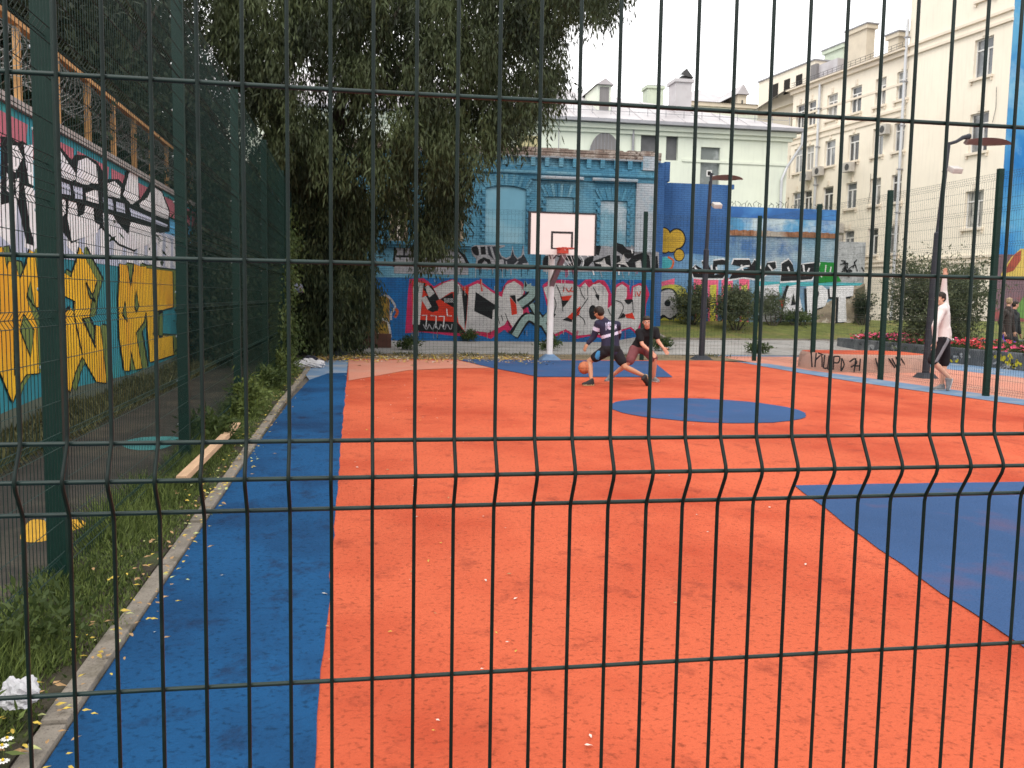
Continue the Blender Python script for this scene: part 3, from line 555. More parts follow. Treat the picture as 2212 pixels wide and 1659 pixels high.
# white letters with black drop
LET = dict(S=[(1055, 605), (1250, 585), (1250, 690), (1150, 710), (1250, 790), (1260, 900), (1180, 950), (1060, 950), (1060, 870), (1150, 850), (1060, 760)], A=[(1330, 610), (1420, 590), (1490, 930), (1410, 925), (1400, 860), (1350, 865), (1320, 930), (1265, 960)],
 P=[(1510, 610), (1660, 598), (1712, 640), (1720, 720), (1690, 800), (1590, 830), (1585, 915), (1520, 900)], T=[(1735, 612), (1968, 600), (1960, 700), (1890, 712), (1898, 950), (1812, 955), (1822, 712), (1738, 710)])
for q in LET.values(): mu.poly('C', [(x-22, y+20) for x, y in q], g_blk, 2.9)
for q in LET.values(): mu.poly('C', q, g_wht, 3.5)
mu.poly('C', [(1382, 670), (1408, 785), (1358, 795)], g_blk, 4); mu.poly('C', [(1585, 690), (1600, 650), (1630, 660), (1625, 710), (1600, 722)], g_blk, 4, 4); mu.stroke('C', [(1120, 705), (1245, 700)], 14, g_blk, 4); mu.stroke('C', [(1330, 600), (1262, 780)], 26, g_blk, 3.9); mu.stroke('C', [(1255, 600), (1262, 690)], 30, g_tur, 3.9)
mu.poly('C', [(1250, 740), (1290, 740), (1275, 830)], g_red, 4)
mu.mb.build('graffiti_lettering', low)
# ---------- left graffiti wall
XW = -3.75
lw_base = mat('teal_painted_concrete', (.04, .25, .31), .85, .2, 1.2, c2=(.06, .33, .33), c2sc=.8, streak=.3, bump=.5, bumpsc=14, spec=.2)
def cp(n, c, **k): return mat(n, c, .85, .14, 2.5, bump=.35, bumpsc=18, spec=.2, **k)
k_wht = cp('chalk_white_paint', (.90, .88, .89), c2=(.80, .8, .86), c2sc=1.2); k_blk = cp('matt_black_paint', (.012, .012, .014)); k_yel = cp('sunflower_paint', (.88, .48, .028), c2=(.80, .37, .028), c2sc=.9); k_olv = cp('olive_paint', (.17, .22, .06)); k_pnk = cp('dusty_pink_paint', (.48, .15, .19)); k_sky = cp('sky_blue_paint', (.12, .42, .70)); k_lil = cp('pale_lilac_paint', (.50, .54, .66)); k_nvy = cp('navy_paint', (.02, .06, .2)); k_grm = cp('grime_paint', (.12, .13, .10))
leftw = thing('graffiti_wall', (XW, 16, 0), 'tall concrete wall on the left with white and yellow graffiti letters on teal', 'wall')
zw = 3.62
mb = MB(); mb.box((XW-.3, 3, -.1), (XW, 32, zw), lw_base); mb.build('wall', leftw)
mb = MB(); mb.box((XW-.36, 3, zw+.002), (XW+.06, 32, zw+.1), mat('grey_coping', (.36, .33, .31), .9, .2, 3, bump=.4)); mb.build('coping', leftw)
mu = Mural(lambda fr, x, y: pxx(fr, x, y, XW), (1, 0, 0))
def wyz(pts, m, L): # metres along and up the wall
    mu.mb.face([(XW+.004+.005*L, y, z) for y, z in pts], m)
for k in range(13):
    y = 4.6+k*1.75; wyz([(y, 3.14), (y+1.5, 3.14), (y+1.62, 3.52), (y+.02, 3.52)], k_pnk, .5); wyz([(y+.5, 2.75), (y+1.62, 2.7), (y+1.6, 3.1), (y+.55, 3.13)], k_sky, .4)
wyz([(4, 2.05), (21.5, 2.0), (21.5, 2.80), (4, 2.78)], k_lil, .6)
for k in range(22):
    y = 4.2+k*.78; wyz([(y, 2.1+.05*(k % 3)), (y+.5, 2.06), (y+.62, 2.72-.06*(k % 2)), (y+.12, 2.76)], k_wht, .75)
# white letters (frame F) black outlined
bl = [[(0, 560), (90, 570), (160, 620), (200, 600), (250, 640), (300, 640), (300, 1580), (240, 1560), (160, 1200), (130, 1100), (80, 1180), (0, 1200)],
      [(520, 620), (660, 780), (700, 730), (800, 740), (900, 800), (1000, 960), (1100, 960), (1140, 1000), (1190, 810), (1280, 900), (1300, 1150), (1400, 1000), (1500, 1050), (1580, 1250), (1580, 1450), (1400, 1480), (1250, 1640), (1100, 1580), (940, 1420), (860, 1460), (660, 1560), (540, 1400)]]
for q in bl: mu.poly('F', q, k_blk, 1.2)
wh = [[(60, 640), (150, 650), (200, 760), (130, 900), (60, 830)], [(50, 900), (120, 1000), (110, 1100), (50, 1070)], [(210, 640), (295, 640), (300, 1020), (260, 1000), (230, 820)], [(215, 1020), (305, 1050), (315, 1580), (265, 1400), (240, 1200)], [(130, 960), (165, 950), (160, 1150), (140, 1130)],
 [(522, 650), (600, 770), (690, 900), (700, 960), (660, 980), (525, 930)], [(720, 790), (800, 760), (890, 830), (905, 1000), (830, 1000), (780, 1040), (700, 990)], [(525, 970), (640, 1010), (650, 1110), (530, 1090)], [(670, 1020), (760, 1040), (760, 1150), (690, 1140)], [(790, 1090), (900, 1050), (910, 1190), (800, 1160)],
 [(960, 1010), (1060, 980), (1120, 1040), (1110, 1140), (960, 1110)], [(1205, 870), (1275, 920), (1285, 1150), (1220, 1200), (1140, 1110)], [(1290, 1190), (1370, 1130), (1420, 1030), (1500, 1080), (1570, 1270), (1560, 1340), (1450, 1300), (1300, 1220)],
 [(530, 1150), (600, 1140), (600, 1280), (540, 1340)], [(630, 1160), (700, 1170), (720, 1310), (770, 1290), (790, 1200), (860, 1220), (870, 1360), (920, 1390), (900, 1460), (660, 1540), (620, 1330)], [(950, 1130), (1040, 1150), (1050, 1250), (960, 1240)], [(1070, 1170), (1150, 1190), (1160, 1280), (1080, 1260)], [(1200, 1230), (1560, 1390), (1530, 1430), (1220, 1320)],
 [(950, 1280), (1040, 1290), (1080, 1360), (1190, 1480), (1210, 1360), (1400, 1410), (1400, 1560), (1240, 1620), (1100, 1560), (960, 1420)], [(1420, 1460), (1480, 1460), (1450, 1560), (1410, 1540)]]
for i, q in enumerate(wh): mu.poly('F', q, k_lil if i in (7, 8, 15, 16, 17) else k_wht, 2+.02*i)
for q in ([(520, 945), (700, 1010), (910, 1050)], [(530, 1115), (760, 1180), (910, 1230)], [(960, 1250), (1200, 1320), (1550, 1430)], [(615, 1120), (612, 1290)], [(715, 1170), (720, 1310)], [(880, 1230), (885, 1350)], [(1060, 1150), (1050, 1300)]): mu.stroke('F', q, 13, k_blk, 3)
wyz([(20.3, 1.2), (26, 1.2), (26, 2.4), (20.3, 2.4)], k_nvy, .8)
# yellow letters (frame G): olive shadow, black line, yellow face
ys = [[(-40, 160), (10, 150), (40, 330), (60, 270), (110, 280), (150, 420), (200, 300), (230, 170), (270, 200), (300, 450), (300, 640), (270, 640), (220, 520), (200, 560), (290, 800), (305, 1180), (200, 1190), (130, 1300), (90, 1420), (0, 1200), (-40, 1100)],
      [(478, 340), (570, 400), (610, 280), (640, 150), (700, 270), (780, 420), (740, 560), (720, 720), (670, 730), (770, 970), (770, 790), (810, 800), (860, 1260), (780, 1250), (660, 1040), (600, 1180), (560, 1340), (510, 1240), (490, 1000), (500, 690), (560, 640), (600, 700), (600, 590), (480, 530)],
      [(970, 290), (1030, 300), (1060, 500), (1090, 290), (1140, 310), (1190, 310), (1190, 640), (1165, 760), (1100, 850), (1150, 1140), (1100, 1150), (1060, 990), (1050, 1160), (1010, 1160), (970, 900), (960, 600)],
      [(1150, 320), (1400, 350), (1405, 640), (1260, 680), (1240, 870), (1400, 880), (1410, 1030), (1220, 1090), (1190, 700), (1170, 560)]]
for q in ys:
    mu.poly('G', [(x+62, y-16) for x, y in q], k_blk, 1.0); mu.poly('G', [(x+50, y-6) for x, y in q], k_olv, 1.5); mu.poly('G', [(x+9, y+8) for x, y in q], k_blk, 1.9); mu.poly('G', [(x-8, y-6) for x, y in q], k_blk, 1.7)
for i, q in enumerate(ys): mu.poly('G', q, k_yel, 2.4)
for q in ([(205, 540), (235, 430), (270, 640)], [(150, 830), (180, 700), (265, 830), (235, 1050)], [(690, 440), (770, 600), (720, 560)], [(990, 700), (1010, 600), (1030, 760)], [(1090, 640), (1100, 500), (1125, 640), (1105, 680)], [(1240, 530), (1270, 540), (1255, 600)], [(1290, 690), (1320, 680), (1320, 880), (1290, 880)]):
    mu.poly('G', q, k_olv, 3); mu.stroke('G', q+[q[0]], 7, k_blk, 3.2, 0)
for q in ([(100, 280), (95, 600), (105, 1200)], [(120, 300), (110, 700), (125, 1100)], [(590, 690), (660, 1030)], [(560, 640), (500, 720), (510, 980)], [(660, 730), (770, 970)]): mu.stroke('G', q, 9, k_blk, 3.2)
wyz([(4, -.05), (29, -.05), (29, .16), (22, .30), (16, .22), (12, .34), (8, .2), (4, .3)], k_grm, .3)
mu.mb.build('graffiti_lettering', leftw)
# light railing with timber uprights along the top of that wall
m_tim = mat('honey_timber', (.48, .27, .11), .7, .2, 3); m_wire = mat('galvanised_wire', (.16, .16, .155), .5, .2, 30, metal=.5)
rail = thing('wall_top_railing', (XW-.15, 16, zw+.1), 'honey coloured timber railing with coiled wire on top of the left graffiti wall', 'railing')
for k in range(13):
    y = 6.0+k*1.42; mb = MB(); mb.box((XW-.2, y-.035, zw+.1), (XW-.12, y+.035, zw+1.06), m_tim, .006); mb.build('post', rail)
mb = MB(); mb.box((XW-.21, 5, zw+1.062), (XW-.11, 24, zw+1.12), m_tim); mb.build('top_rail', rail)
mb = MB(); pts = [(XW-.16+.26*math.cos(t*3.1), 6+t*.09, zw+.72+.26*math.sin(t*3.1)) for t in np.arange(0, 190, .3)]
mb.tube(pts, .006, m_wire, 3, False); pts = [(XW-.16+.2*math.cos(t*2.6+1), 6+t*.12, zw+.6+.3*math.sin(t*1.3+1)) for t in np.arange(0, 150, .3)]; mb.tube(pts, .006, m_wire, 3, False)
mb.build('coiled_wire', rail)
# ------------------------------------------------------------------ buildings behind
m_mint = mat('mint_render', (.68, .72, .61), .85, .04, .5, c2=(.62, .66, .57), c2sc=.3, streak=.1, spec=.2)
m_cream = mat('cream_render', (.80, .73, .61), .85, .04, .5, c2=(.72, .65, .54), c2sc=.25, streak=.12, spec=.2)
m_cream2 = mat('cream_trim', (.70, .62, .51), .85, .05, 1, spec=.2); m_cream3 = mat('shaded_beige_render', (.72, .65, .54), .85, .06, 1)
m_roof = mat('sheet_metal_roof', (.48, .46, .47), .5, .06, 1.2, metal=.2, c2=(.40, .37, .38), c2sc=.5); m_gut = mat('grey_gutter', (.30, .30, .32), .5, .1, 3, metal=.3)
m_win = mat('window_frame_white', (.66, .65, .63), .5, .05, 4); m_glass = mat('window_glass', (.10, .11, .12), .08, .5, .35, c2=(.30, .31, .31), c2sc=.5, c2lo=.5, c2hi=.6, spec=.8)
m_louv = mat('grey_shutter', (.19, .18, .18), .7, .15, 2, stretch=(8, 8, .4)); m_dkw = mat('dark_window_board', (.12, .12, .125), .6, .2, 2)
m_ac = mat('air_conditioner_casing', (.45, .42, .38), .6, .1, 6); m_acd = mat('fan_grille', (.06, .06, .06), .6, .1, 6); m_pipe = mat('zinc_pipe', (.52, .53, .55), .4, .08, 6, metal=.3)
m_chim = mat('cream_chimney_render', (.60, .53, .42), .9, .08, 2); m_chimg = mat('pale_green_chimney', (.52, .58, .47), .9, .08, 2); m_dark = mat('dark_void', (.02, .018, .016), .9)
def wall_grid(mb, P0, u, n, U, Z, ops, m, depth=.22):
    P0 = np.array(P0, float); u = np.array(u, float); n = np.array(n, float)
    us = sorted(set([U[0], U[1]]+[o[0] for o in ops]+[o[1] for o in ops])); zs = sorted(set([Z[0], Z[1]]+[o[2] for o in ops]+[o[3] for o in ops]))
    P = lambda a, z, d=0: P0+u*a+np.array([0, 0, z])-n*d
    for a, b in zip(us[:-1], us[1:]):
        for c, d in zip(zs[:-1], zs[1:]):
            mu_, mz = (a+b)/2, (c+d)/2
            if any(o[0] < mu_ < o[1] and o[2] < mz < o[3] for o in ops): continue
            mb.face([P(a, c), P(b, c), P(b, d), P(a, d)], m)
    for a, b, c, d in ops:
        for q in ([(a, c), (a, d)], [(b, d), (b, c)], [(a, d), (b, d)], [(b, c), (a, c)]):
            mb.face([P(*q[0]), P(*q[1]), P(*q[1], depth), P(*q[0], depth)], m)
class Loc:
    """boxes laid out along a slanting wall"""
    def __init__(s, P0, u, n): s.P0 = np.array(P0, float); s.u = np.array(u, float); s.n = np.array(n, float)
    def box(s, mb, a, b, z0, z1, d0, d1, m):
        V = [s.P0+s.u*x+s.n*d+np.array([0, 0, z]) for z in (z0, z1) for x, d in ((a, d0), (b, d0), (b, d1), (a, d1))]
        mb.mesh(V, [(0, 3, 2, 1), (4, 5, 6, 7), (0, 1, 5, 4), (1, 2, 6, 5), (2, 3, 7, 6), (3, 0, 4, 7)], m)
    def pt(s, a, z, d=0): return s.P0+s.u*a+s.n*d+np.array([0, 0, z])
def casement(lc, par, a, b, z0, z1, dep=.2, fm=None, trans=.72, mull=.62):
    fm = fm or m_win; mb = MB(); t = .06
    lc.box(mb, a, a+t, z0, z1, -dep, -dep+.06, fm); lc.box(mb, b-t, b, z0, z1, -dep, -dep+.06, fm)
    lc.box(mb, a+t, b-t, z0, z0+t, -dep, -dep+.06, fm); lc.box(mb, a+t, b-t, z1-t, z1, -dep, -dep+.06, fm)
    zt = z0+(z1-z0)*trans; lc.box(mb, a+t, b-t, zt-.035, zt+.035, -dep, -dep+.065, fm); um = a+(b-a)*mull; lc.box(mb, um-.045, um+.045, z0+t, zt-.035, -dep, -dep+.07, fm)
    o = mb.build('window', par)
    mb = MB(); lc.box(mb, a+t, b-t, z0+t, z1-t, -dep-.02, -dep+.02, WR.choice(GL)); mb.build('pane', o)
    return o
GL = [m_glass, m_glass, mat('curtained_glass', (.34, .33, .30), .12, .3, 1.2, c2=(.10, .10, .10), c2sc=1.1, c2lo=.5, c2hi=.6, spec=.7, stretch=(3, 3, .5)), mat('dark_pane', (.045, .047, .05), .08, .4, .6, spec=.8)]; WR = random.Random(6)
# ---------- mint building
YM = 48.0
mint = thing('mint_building', (15, YM, 0), 'pale mint rendered building with sheet metal roof and arched grey shutter, behind the azure house', 'building')
lc = Loc((0, YM, 0), (1, 0, 0), (0, -1, 0))
xr = 23.9; ze = 11.1
ops = [(15.32, 16.28, 8.75, 10.62), (16.76, 17.45, 9.32, 10.62), (18.78, 19.9, 6.0, 10.12)]
mb = MB(); wall_grid(mb, (0, YM, 0), (1, 0, 0), (0, -1, 0), (-8, xr), (0, ze), ops, m_mint, .3)
mb.face([(xr, YM, 0), (xr, YM+14, 0), (xr, YM+14, ze), (xr, YM, ze)], m_mint)
lc.box(mb, 17.7, xr+.04, 9.28, 9.42, -.02, .06, m_mint); mb.build('wall', mint)
mb = MB(); lc.box(mb, -8.1, xr+.35, ze-.28, ze-.02, -.1, .3, m_mint); lc.box(mb, -8.1, xr+.2, ze-.5, ze-.282, -.1, .14, m_mint); mb.build('cornice_molding', mint)
mb = MB(); lc.box(mb, -8.2, xr+.75, ze+.002, ze+.17, -.2, .62, m_gut); mb.tube([lc.pt(xr+.6, ze+.05, .5), lc.pt(xr+.6, ze-.7, .45), lc.pt(xr-.05, ze-1.9, .1), lc.pt(xr-.35, ze-2.6, .12), lc.pt(xr-.35, .5, .12)], .075, m_pipe, 8)
mb.tube([lc.pt(14.85, ze-.1, .1), lc.pt(14.85, 4, .1)], .07, m_gut, 8); mb.build('gutter', mint)
mb = MB(); e0 = (-8.3, YM-.6); A_ = lambda x, y, z: np.array([x, y, z]); zr = 14.35; yr = YM+6.5
mb.face([A_(-8.3, YM-.62, ze+.172), A_(xr+.75, YM-.62, ze+.172), A_(11.8, yr, zr), A_(-8.3, yr, zr)], m_roof); mb.face([A_(xr+.75, YM-.62, ze+.172), A_(xr+.75, YM+13.6, ze+.172), A_(11.8, yr, zr)], m_roof)
for k in range(26):
    x = -8+k*1.22; xt = min(x, 11.8-.02*k) if x < 11.8 else None
    b0 = A_(x, YM-.6, ze+.19)
    t1 = 1.0 if x < 11.6 else max(.05, 1-(x-11.8)/(xr+.75-11.8)); mb.tube([b0, A_(x, YM-.6+(yr-YM+.6)*t1, ze+.19+(zr-ze-.172)*t1)], .03, m_roof, 4)
rf = mb.build('roof', mint)
mb = MB()
for k in range(28):
    x = -4+k*1.04; mb.tube([A_(x, YM+.3, ze+.5), A_(x, YM+.3, ze+1.05)], .02, m_gut, 4)
for z in (.75, 1.02): mb.tube([A_(-4.5, YM+.3, ze+z), A_(xr+.1, YM+.3, ze+z)], .02, m_gut, 4)
mb.build('snow_guard_grating', rf)
d0 = py('N', 778, 480, YM+1.2); d1 = py('N', 900, 300, YM+1.2)
mb = MB(); x0, x1 = d0[0], d1[0]; z0, z1 = ze+.3, d1[2]
mb.box((x0, YM+1.2, z0), (x1, YM+4, z1), m_mint); xm = (x0+x1)/2
mb.mesh([A_(x0-.12, YM+1.0, z1-.02), A_(xm, YM+1.0, z1+.32), A_(x1+.12, YM+1.0, z1-.02), A_(x0-.12, YM+5, z1-.02), A_(xm, YM+5, z1+.32), A_(x1+.12, YM+5, z1-.02)], [(0, 1, 4, 3), (1, 2, 5, 4), (0, 2, 1)], m_roof)
mb.box((x0+.12, YM+1.17, z0+.1), (x1-.12, YM+1.3, z1-.12), m_louv); mb.build('dormer', rf)
def chimney(x0, x1, y, z0, z1, m, par, cap=True, d=1.2):
    mb = MB(); mb.box((x0, y, z0), (x1, y+d, z1), m); mb.box((x0-.1, y-.1, z1-.18), (x1+.1, y+d+.1, z1), m); 
    if cap: mb.box((x0-.06, y-.06, z1+.002), (x1+.06, y+d+.06, z1+.07), m_gut)
    return mb.build('chimney', par)
p0 = py('N', 1458, 490, YM+1.4); p1 = py('N', 1605, 250, YM+1.4); co = chimney(p0[0], p1[0], YM+1.4, ze, p1[2], m_roof, rf, False)
mb = MB(); xm = p0[0]*.32+p1[0]*.68; zt = p1[2]; mb.mesh([A_(xm-.33, YM+1.5, zt+.25), A_(xm, YM+1.5, zt+.62), A_(xm+.42, YM+1.5, zt+.12), A_(xm-.3, YM+2.2, zt+.25), A_(xm+.03, YM+2.2, zt+.62), A_(xm+.45, YM+2.2, zt+.12)], [(0, 1, 4, 3), (1, 2, 5, 4), (0, 2, 1)], m_acd); mb.box((xm-.22, YM+1.6, zt+.003), (xm+.3, YM+2.1, zt+.24), m_acd); mb.build('cowl', co)
# arched grey shutter
a0 = py('N', 702, 890, YM)[0]; a1 = py('N', 978, 890, YM)[0]; zc = 9.3; mb = MB(); zpk = py('N', 830, 712, YM)[2]
for rr_, mm, dd in ((1.06, m_mint, .05), (1.0, m_louv, .07)):
    xm = (a0+a1)/2; hw = (a1-a0)/2*rr_; pts = [(xm-hw, YM-dd, 7.5), (xm+hw, YM-dd, 7.5)]+[(xm+hw*math.cos(t), YM-dd, zc+(zpk-zc)*rr_*math.sin(t)) for t in np.linspace(0, math.pi, 21)]; mb.face(pts, mm)
o = mb.build('arched_shutter', mint)
mb = MB()
for k in range(9): x = a0+(a1-a0)*(k+.5)/9; h = math.sqrt(max(0, 1-((x-xm)/hw)**2)); mb.box((x-.03, YM-.09, 7.5), (x-.01, YM-.072, zc+(zpk-zc)*h-.03), m_gut)
mb.build('slat', o)
mb = MB(); lc.box(mb, 15.33, 16.27, 8.76, 10.61, -.29, -.2, m_dkw); mb.build('window', mint)
mb = MB(); lc.box(mb, 16.77, 17.44, 9.33, 10.61, -.29, -.22, m_dkw); mb.build('window', mint)
mb = MB(); lc.box(mb, 18.79, 19.89, 6.0, 10.11, -.29, -.15, mat('cloudy_grey_panel', (.17, .19, .185), .7, .15, 1, c2=(.36, .38, .38), c2sc=.8, c2lo=.5, c2hi=.62)); lc.box(mb, 19.2, 19.52, 8.55, 8.9, -.148, -.13, m_win); lc.box(mb, 19.27, 19.45, 8.62, 8.83, -.128, -.11, m_dark); mb.build('door_panel', mint)
mb = MB(); q0 = py('P', 1550, 125, YM-.05); q1 = py('P', 1700, 60, YM-.05); mb.box((q0[0], YM-.06, q0[2]-1), (q1[0], YM-.02, q1[2]), mat('yellowish_board', (.45, .40, .22), .8, .2, 3, stretch=(6, 6, .3))); mb.build('window', mint)
mb = MB(); p = py('N', 447, 560, YM-.3); mb.tube([p, p-np.array([0, 0, 3.4])], .025, m_gut, 5); mb.build('cable', mint)
# distant roofs above the mint roof
far = thing('distant_building', (22, 66, 0), 'distant pale building with small yellowish dormer, above the right end of the mint roof', 'building')
mb = MB(); f0 = py('N', 1560, 440, 66); f1 = py('N', 2240, 410, 66); mb.box((f0[0], 66, 0), (f1[0], 74, f0[2]-.3), m_mint); mb.box((f0[0]-.2, 65.8, f0[2]-.3), (f1[0]+.2, 74, f0[2]), m_chim); mb.build('wall', far)
mb = MB(); zb = f0[2]; f2 = py('N', 1640, 335, 69); mb.mesh([A_(f0[0]-.4, 65.7, zb), A_(f1[0]+.3, 65.7, zb), A_(f1[0]+.3, 74, zb), A_(f0[0]-.4, 74, zb), A_(f2[0], 69, f2[2]), A_(f1[0], 69, zb+.7)], [(0, 1, 5, 4), (0, 4, 3), (1, 2, 5), (2, 3, 4, 5)], m_roof); rf = mb.build('roof', far)
g0 = py('N', 2000, 470, 65.9); g1 = py('N', 2080, 385, 65.9); mb = MB(); mb.box((g0[0], 65.9, g0[2]-.6), (g1[0], 68, g1[2]), m_chim); xm = (g0[0]+g1[0])/2
mb.mesh([A_(g0[0]-.15, 65.7, g1[2]), A_(xm, 65.7, g1[2]+.75), A_(g1[0]+.15, 65.7, g1[2]), A_(g0[0]-2.2, 69, g1[2]-1), A_(xm-1, 69, g1[2]+.2), A_(g1[0]+.1, 69, g1[2])], [(0, 1, 4, 3), (1, 2, 5, 4), (0, 2, 1)], m_roof); mb.box((g0[0]+.3, 65.86, g0[2]), (g1[0]-.3, 65.95, g1[2]-.4), m_acd); mb.build('dormer', rf)
h0 = py('N', 1295, 400, 64); h1 = py('N', 1440, 290, 64); chimney(h0[0], h1[0], 66.1, 9, h1[2]+.3, m_chimg, far)
# ---------- cream building: long wing and tall end block, one slanting face
az = rad(-7.5); uC = np.array([math.sin(az), math.cos(az), 0]); nC = np.array([-math.cos(az), math.sin(az), 0])
v = ray('M', 2125, 300); v = v/v[1]; PC = CAM+v*40; PC[2] = 0
lc = Loc(PC, uC, nC)
cream = thing('apartment_building', tuple(PC), 'long cream rendered apartment building with rows of white windows and a tall end block', 'building')
uw = 7.05; UE = 17.8; zE = 15.75
cols = [7.42, 9.2, 11.36, 13.62, 15.72, 16.95]; rows = [(13.16, 14.72), (10.3, 11.88), (7.45, 9.0), (4.55, 6.1)]; hw = [.36, .36, .40, .42, .36, .36]
ops = []
for c, h in zip(cols, hw):
    for z0, z1 in rows: ops.append((c-h*1.25, c+h*1.25, z0, z1))
mb = MB(); wall_grid(mb, PC, uC, nC, (uw, UE), (0, zE), ops, m_cream)
mb.build('wall', cream)
tops = [(1.12, 2.32, z0, z1) for z0, z1 in ((16.95, 18.9), (13.1, 15.02), (9.4, 11.35), (5.6, 7.48), (1.8, 3.6))]
mb = MB(); wall_grid(mb, PC, uC, nC, (0, uw-.002), (0, 26), tops, m_cream)
B0 = PC+uC*uw; mb.face([B0+np.array([0, 0, zE]), B0-nC*12+np.array([0, 0, zE]), B0-nC*12+np.array([0, 0, 26]), B0+np.array([0, 0, 26])], m_cream); mb.build('end_block', cream)
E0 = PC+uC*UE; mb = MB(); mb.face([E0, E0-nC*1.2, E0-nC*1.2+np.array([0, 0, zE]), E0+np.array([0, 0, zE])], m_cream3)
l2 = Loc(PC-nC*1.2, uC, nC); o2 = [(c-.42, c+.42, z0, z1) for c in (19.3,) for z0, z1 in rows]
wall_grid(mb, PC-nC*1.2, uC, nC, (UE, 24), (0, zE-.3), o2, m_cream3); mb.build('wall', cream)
for q in o2: casement(l2, cream, *q)
for q in ops: casement(lc, cream, *q, mull=.55)
for q in tops: casement(lc, cream, *q, dep=.22, mull=.38)
# trim
mb = MB()
for z, dd in ((12.62, .12), (12.28, .07)): lc.box(mb, uw, UE+.02, z-.09, z+.05, -.05, dd, m_cream2)
lc.box(mb, uw, UE, 13.95, 14.08, -.05, .03, m_cream2)
for z in (15.95, 15.45): lc.box(mb, -.03, uw-.01, z-.08, z+.06, -.05, .13, m_cream2)
for z in (4.15, 3.9): lc.box(mb, -.03, UE, z-.07, z+.06, -.05, .12, m_cream2)
mb.build('string_molding', cream)
for a, b, z0, z1 in ops+tops:
    mb = MB(); lc.box(mb, a-.12, b+.12, z0-.13, z0-.002, -.05, .14, m_cream2); kb = MB(); lc.box(kb, (a+b)/2-.1, (a+b)/2+.1, z1+.08, z1+.38, -.02, .05, m_cream2); kb.build('keystone', cream)
    for e in (a-.08, b): lc.box(mb, e, e+.08, z0-.28, z0-.132, -.02, .1, m_cream2)
    mb.build('window_sill', cream)
mb = MB(); lc.box(mb, uw+.002, UE+.3, zE+.002, zE+.12, -.3, .42, m_cream2); lc.box(mb, uw+.002, UE+.1, zE-.24, zE-.002, -.1, .2, m_cream2); mb.build('cornice_molding', cream)
mb = MB(); q = [lc.pt(uw+.003, zE+.122, .45), lc.pt(UE+.4, zE+.122, .45), lc.pt(UE+.4, zE+2.0, -5), lc.pt(uw+.003, zE+2.0, -5)]; mb.face(q, m_gut); mb.face([lc.pt(UE+.4, zE+.122, .45), lc.pt(24.2, zE-.2, -.6), lc.pt(24.2, zE+2.0, -5), lc.pt(UE+.4, zE+2.0, -5)], m_gut); rf = mb.build('roof', cream)
mb = MB()
for k in range(24): u = uw+.3+k*.44; mb.tube([lc.pt(u, zE+.2, .2), lc.pt(u, zE+.5, .2)], .012, m_acd, 4)
for z in (.34, .49): mb.tube([lc.pt(uw+.2, zE+z, .2), lc.pt(UE, zE+z, .2)], .012, m_acd, 4)
mb.build('snow_guard_grating', rf)
def chim2(u0, u1, z0, z1, d, m, dd=1.0):
    mb = MB(); lc.box(mb, u0, u1, z0, z1-.25, -d-dd, -d, m); lc.box(mb, u0-.14, u1+.14, z1-.25, z1, -d-dd-.1, -d+.12, m); lc.box(mb, u0-.2, u1+.2, z1+.002, z1+.08, -d-dd-.15, -d+.18, m_gut); mb.build('chimney', rf)
chim2(12.2, 14.0, zE, 18.7, 1.2, m_chim, .6); chim2(8.9, 9.75, zE, 17.3, .8, m_chim, .6); chim2(16.8, 18.8, zE, 18.9, 3.0, m_chimg, .9)
mb = MB(); lc.box(mb, 14.1, 16.9, zE+.1, 17.1, -3, -.6, m_roof); lc.box(mb, 16.9, 23.5, zE-.4, 17.65, -4, -.9, m_cream)
lc.box(mb, 16.8, 23.6, 17.652, 17.74, -4.2, -.8, m_gut); mb.build('attic', cream)
for u in (18.2, 19.6, 21.0):
    mb = MB(); lc.box(mb, u, u+.7, 16.1, 17.1, -.92, -.88, m_dark); mb.build('attic_window', cream)
mb = MB(); lc.box(mb, 16.0, 16.6, 16.0, 17.2, -.62, -.4, m_louv); mb.build('roof_hatch', rf)
# pipes
for u, z1 in ((uw+.02, 17.4), (14.72, zE-.2)):
    mb = MB(); mb.tube([lc.pt(u, z1, .16), lc.pt(u, 0.4, .16)], .085, m_pipe, 8)
    for z in np.arange(2, z1, 2.4): lc.box(mb, u-.11, u+.11, z, z+.06, 0, .27, m_gut)
    mb.build('drainpipe', cream)
def ac(u, z, s=1):
    mb = MB(); lc.box(mb, u-.4*s, u+.4*s, z, z+.55*s, .12, .45, m_ac); o = mb.build('air_conditioner', cream)
    mb = MB(); c = lc.pt(u-.1*s, z+.275*s, .462); pts = [c+uC*.2*s*math.cos(t)+np.array([0, 0, .2*s*math.sin(t)]) for t in np.linspace(0, 6.283, 17)[:-1]]; mb.face(pts, m_acd); mb.build('fan_grille', o)
for q in ((8.45, 11.35), (11.4, 9.62), (14.35, 9.75), (15.65, 9.6), (12.1, 6.0), (12.2, 5.3)): ac(*q)
for q in ((1.6, 12.0), (10.5, 8.9)):
    mb = MB(); u, z = q; mb.tube([lc.pt(u-.9, z+.4, .06), lc.pt(u-.95, z-.6, .06), lc.pt(u-.8, z-1.3, .06)], .012, m_acd, 4); mb.build('cable', cream)
